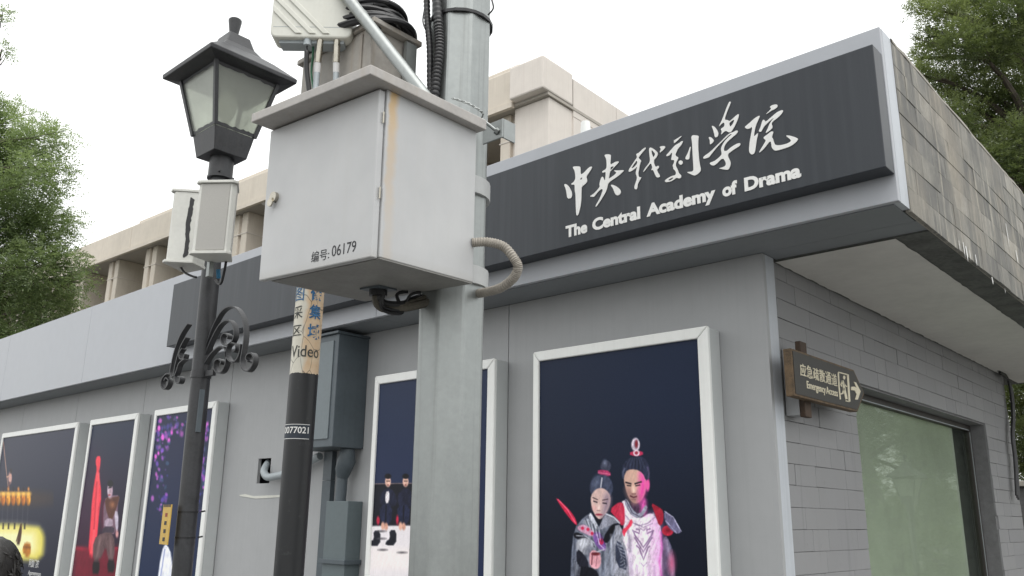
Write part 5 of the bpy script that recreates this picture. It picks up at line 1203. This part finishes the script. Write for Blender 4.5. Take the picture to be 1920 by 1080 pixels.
def copy_tree(o, loc, rz, label):
    c = o.copy(); COL.objects.link(c); c.location = loc; c.rotation_euler = (0, 0, rz); c['label'] = label
    for q in o.children:
        k = q.copy(); COL.objects.link(k); k.parent = c
    return c
copy_tree(jun, (1.2, 12.5, -2.1), 5.0, 'juniper mirrored at the near edge of the side window')
copy_tree(jun, (2.6, 11.5, -2.0), 1.3, 'juniper mirrored in the left half of the side window')
copy_tree(jun, (4.4, 13.5, -2.2), 3.6, 'juniper mirrored in the right half of the side window')
yw = thing('yard_wall', (3, 9.6, 0), 'dark yard wall with pale coping seen past the brick wall end', 'wall')
wz = on_y(1912, 905, 9.0)[2]
part(MB().box(-6, .6, 9.0, 9.25, 0, wz-.05), 'wall', paint('dark_yard_brick', (.10,.10,.10), .9, var=.3, scale=6, bump=.3), yw)
part(MB().box(-6, .65, 8.95, 9.3, wz-.049, wz+.02), 'coping', CEM, yw, bev=.01)
# lantern whose mirror image stands in the side window
vp = at_depth(1700, 893, 13.4); lx = 2*(FX-.009)-vp[0]
build_lamp(lambda z: np.array([lx, vp[1]]), vp[2]-3.72, 'short lantern lamp seen only as a reflection in the side window', False)

# ================================================================== PASSER-BY
def person():
    hd = at_depth(-20, 1070, 2.8); ht = at_depth(-20, 1014, 2.8)[2]
    fx, fy = hd[0], hd[1]; k = ht/1.62
    fwd = np.array([-.93, .37, 0]); rgt = np.array([fwd[1], -fwd[0], 0])
    t = thing('person', (fx, fy, 0), 'dark-haired passer-by, only the crown of the head in view at lower left', 'person')
    def W_(r, f, z): return Vector((fx, fy, 0))+Vector(rgt*r*k)+Vector(fwd*f*k)+Vector((0, 0, z*k))
    V = []; Eg = []; Rd = []
    def v(r, f, z, rad, par=None):
        V.append(W_(r, f, z)); Rd.append(rad*k if not isinstance(rad, tuple) else tuple(q*k for q in rad)); i = len(V)-1
        if par is not None: Eg.append((par, i))
        return i
    pel = v(0, 0, .90, (.15, .11)); wa = v(0, 0, 1.05, (.125, .095), pel); chs = v(0, 0, 1.23, (.15, .11), wa); sh = v(0, -.01, 1.34, (.11, .085), chs); nk = v(0, 0, 1.41, .05, sh); hb = v(0, .015, 1.46, (.062, .07), nk); h1 = v(0, .012, 1.53, (.075, .092), hb); h2 = v(0, .005, 1.58, (.055, .07), h1)
    v(0, .098, 1.492, .012, h1)
    for s in (-1, 1):
        hp = v(.085*s, 0, .86, (.085, .09), pel); kn = v(.09*s, .02+.02*s, .47, .058, hp); an = v(.09*s, -.01+.05*s, .09, .04, kn); v(.095*s, .13+.05*s, .035, .033, an)
        so_ = v(.165*s, -.01, 1.31, .052, sh); elb = v(.205*s, -.02, 1.05, .04, so_); wr = v(.215*s, .06, .83, .028, elb); pm = v(.215*s, .075, .765, (.02, .034), wr)
        for j in range(4):
            a = v(.213*s, .052+.016*j, .715, .009, pm); b = v(.208*s, .056+.016*j, .685-.004*abs(j-1.5), .0085, a); v(.200*s, .058+.016*j, .665-.004*abs(j-1.5), .0075, b)
        th_ = v(.205*s, .105, .765, .010, pm); v(.198*s, .115, .735, .009, th_)
    me = bpy.data.meshes.new('body'); me.from_pydata([tuple(q) for q in V], Eg, []); o = bpy.data.objects.new('body', me); COL.objects.link(o)
    sk = o.modifiers.new('skin', 'SKIN'); sk.use_smooth_shade = True
    for q, r in zip(me.skin_vertices[0].data, Rd): q.radius = r if isinstance(r, tuple) else (r, r)
    me.skin_vertices[0].data[0].use_root = True
    ss = o.modifiers.new('sub', 'SUBSURF'); ss.levels = 2; ss.render_levels = 2
    bpy.context.view_layer.update(); dg = bpy.context.evaluated_depsgraph_get(); m2 = bpy.data.meshes.new_from_object(o.evaluated_get(dg)); bpy.data.objects.remove(o)
    skin = paint('skin', (.50,.33,.25), .5, var=.06); top = paint('dark_jacket', (.04,.045,.07), .85, var=.2, scale=20, bump=.2); trs = paint('denim', (.05,.07,.12), .9, var=.2, scale=30, bump=.2); shoe = paint('shoe', (.03,.03,.03), .5)
    m2.materials.clear()
    for q in (skin, top, trs, shoe): m2.materials.append(q)
    for p in m2.polygons:
        z = p.center.z/k; lat = abs((np.array(p.center)-np.array([fx, fy, 0]))@rgt)/k
        p.material_index = 3 if z < .075 else 2 if (z < .89 and lat < .185) else 1 if (z < 1.40 and not (z < .82)) else 0; p.use_smooth = True
    Mi = WM[t.name].inverted(); m2.transform(Mi); link('body', m2, None, t)
    # hair: cap of tapered locks over the skull
    hm = MB(); rg = np.random.default_rng(4); hc = np.array(W_(0, -.006, 1.535))
    bm = bmesh.new(); bmesh.ops.create_icosphere(bm, subdivisions=4, radius=1)
    for q in bm.verts:
        n_ = np.array(q.co); f_ = n_@fwd; r_ = n_@rgt; z_ = n_[2]
        rad = np.array([.094, .108, .100])*k*(1+.03*math.sin(n_[0]*23)*math.sin(n_[1]*19+n_[2]*17))
        if f_ > .45 and z_ < .35: rad = rad*.82
        if z_ < -.2: rad = rad*(1+.1*min(1, -z_))
        q.co = Vector(hc+rgt*r_*rad[0]+fwd*f_*rad[1]+np.array([0, 0, z_*rad[2]*(1.0 if z_ > 0 else 1.35)]))
    mh = bpy.data.meshes.new('hair'); bm.to_mesh(mh); bm.free()
    for p in mh.polygons: p.use_smooth = True
    HAIR = paint('black_hair', (.016,.014,.013), .42, var=.5, scale=60, bump=.6)
    mh.transform(Mi); hr = link('hair', mh, HAIR, t)
    lk_ = MB()
    for i in range(420):
        n_ = rg.normal(0, 1, 3); n_ /= np.linalg.norm(n_)
        if n_[2] < -.55 or (n_@fwd > .5 and n_[2] < .3): continue
        p0 = hc+(rgt*(n_@rgt)*.095+fwd*(n_@fwd)*.108+np.array([0, 0, n_[2]*.101]))*k
        tn = np.cross(n_, rg.normal(0, 1, 3)); tn /= np.linalg.norm(tn); tn = tn*.7+np.array([0, 0, -.7])
        lk_.tube([p0-n_*.004, p0+n_*.004+tn*.02, p0+n_*.007+tn*.045], [.0035, .003, .0006], 4, False)
    lk_.build('hair_lock', HAIR, t)
    for s in (-1, 1):
        e = W_(.031*s, .088, 1.515); part(MB().lathe([(.001, -.006), (.009, -.003), (.009, .003), (.001, .006)], tuple(e), 8), 'eye', INK, t)
        part(MB().lathe([(.003, -.03), (.012, -.012), (.012, .012), (.003, .028)], tuple(W_(.078*s, .0, 1.505)), 8), 'ear', skin, t)
    part(MB().tube([W_(-.022, .083, 1.462), W_(0, .09, 1.46), W_(.022, .083, 1.462)], .005*k, 6), 'mouth', REDINK, t)
    return t
person()
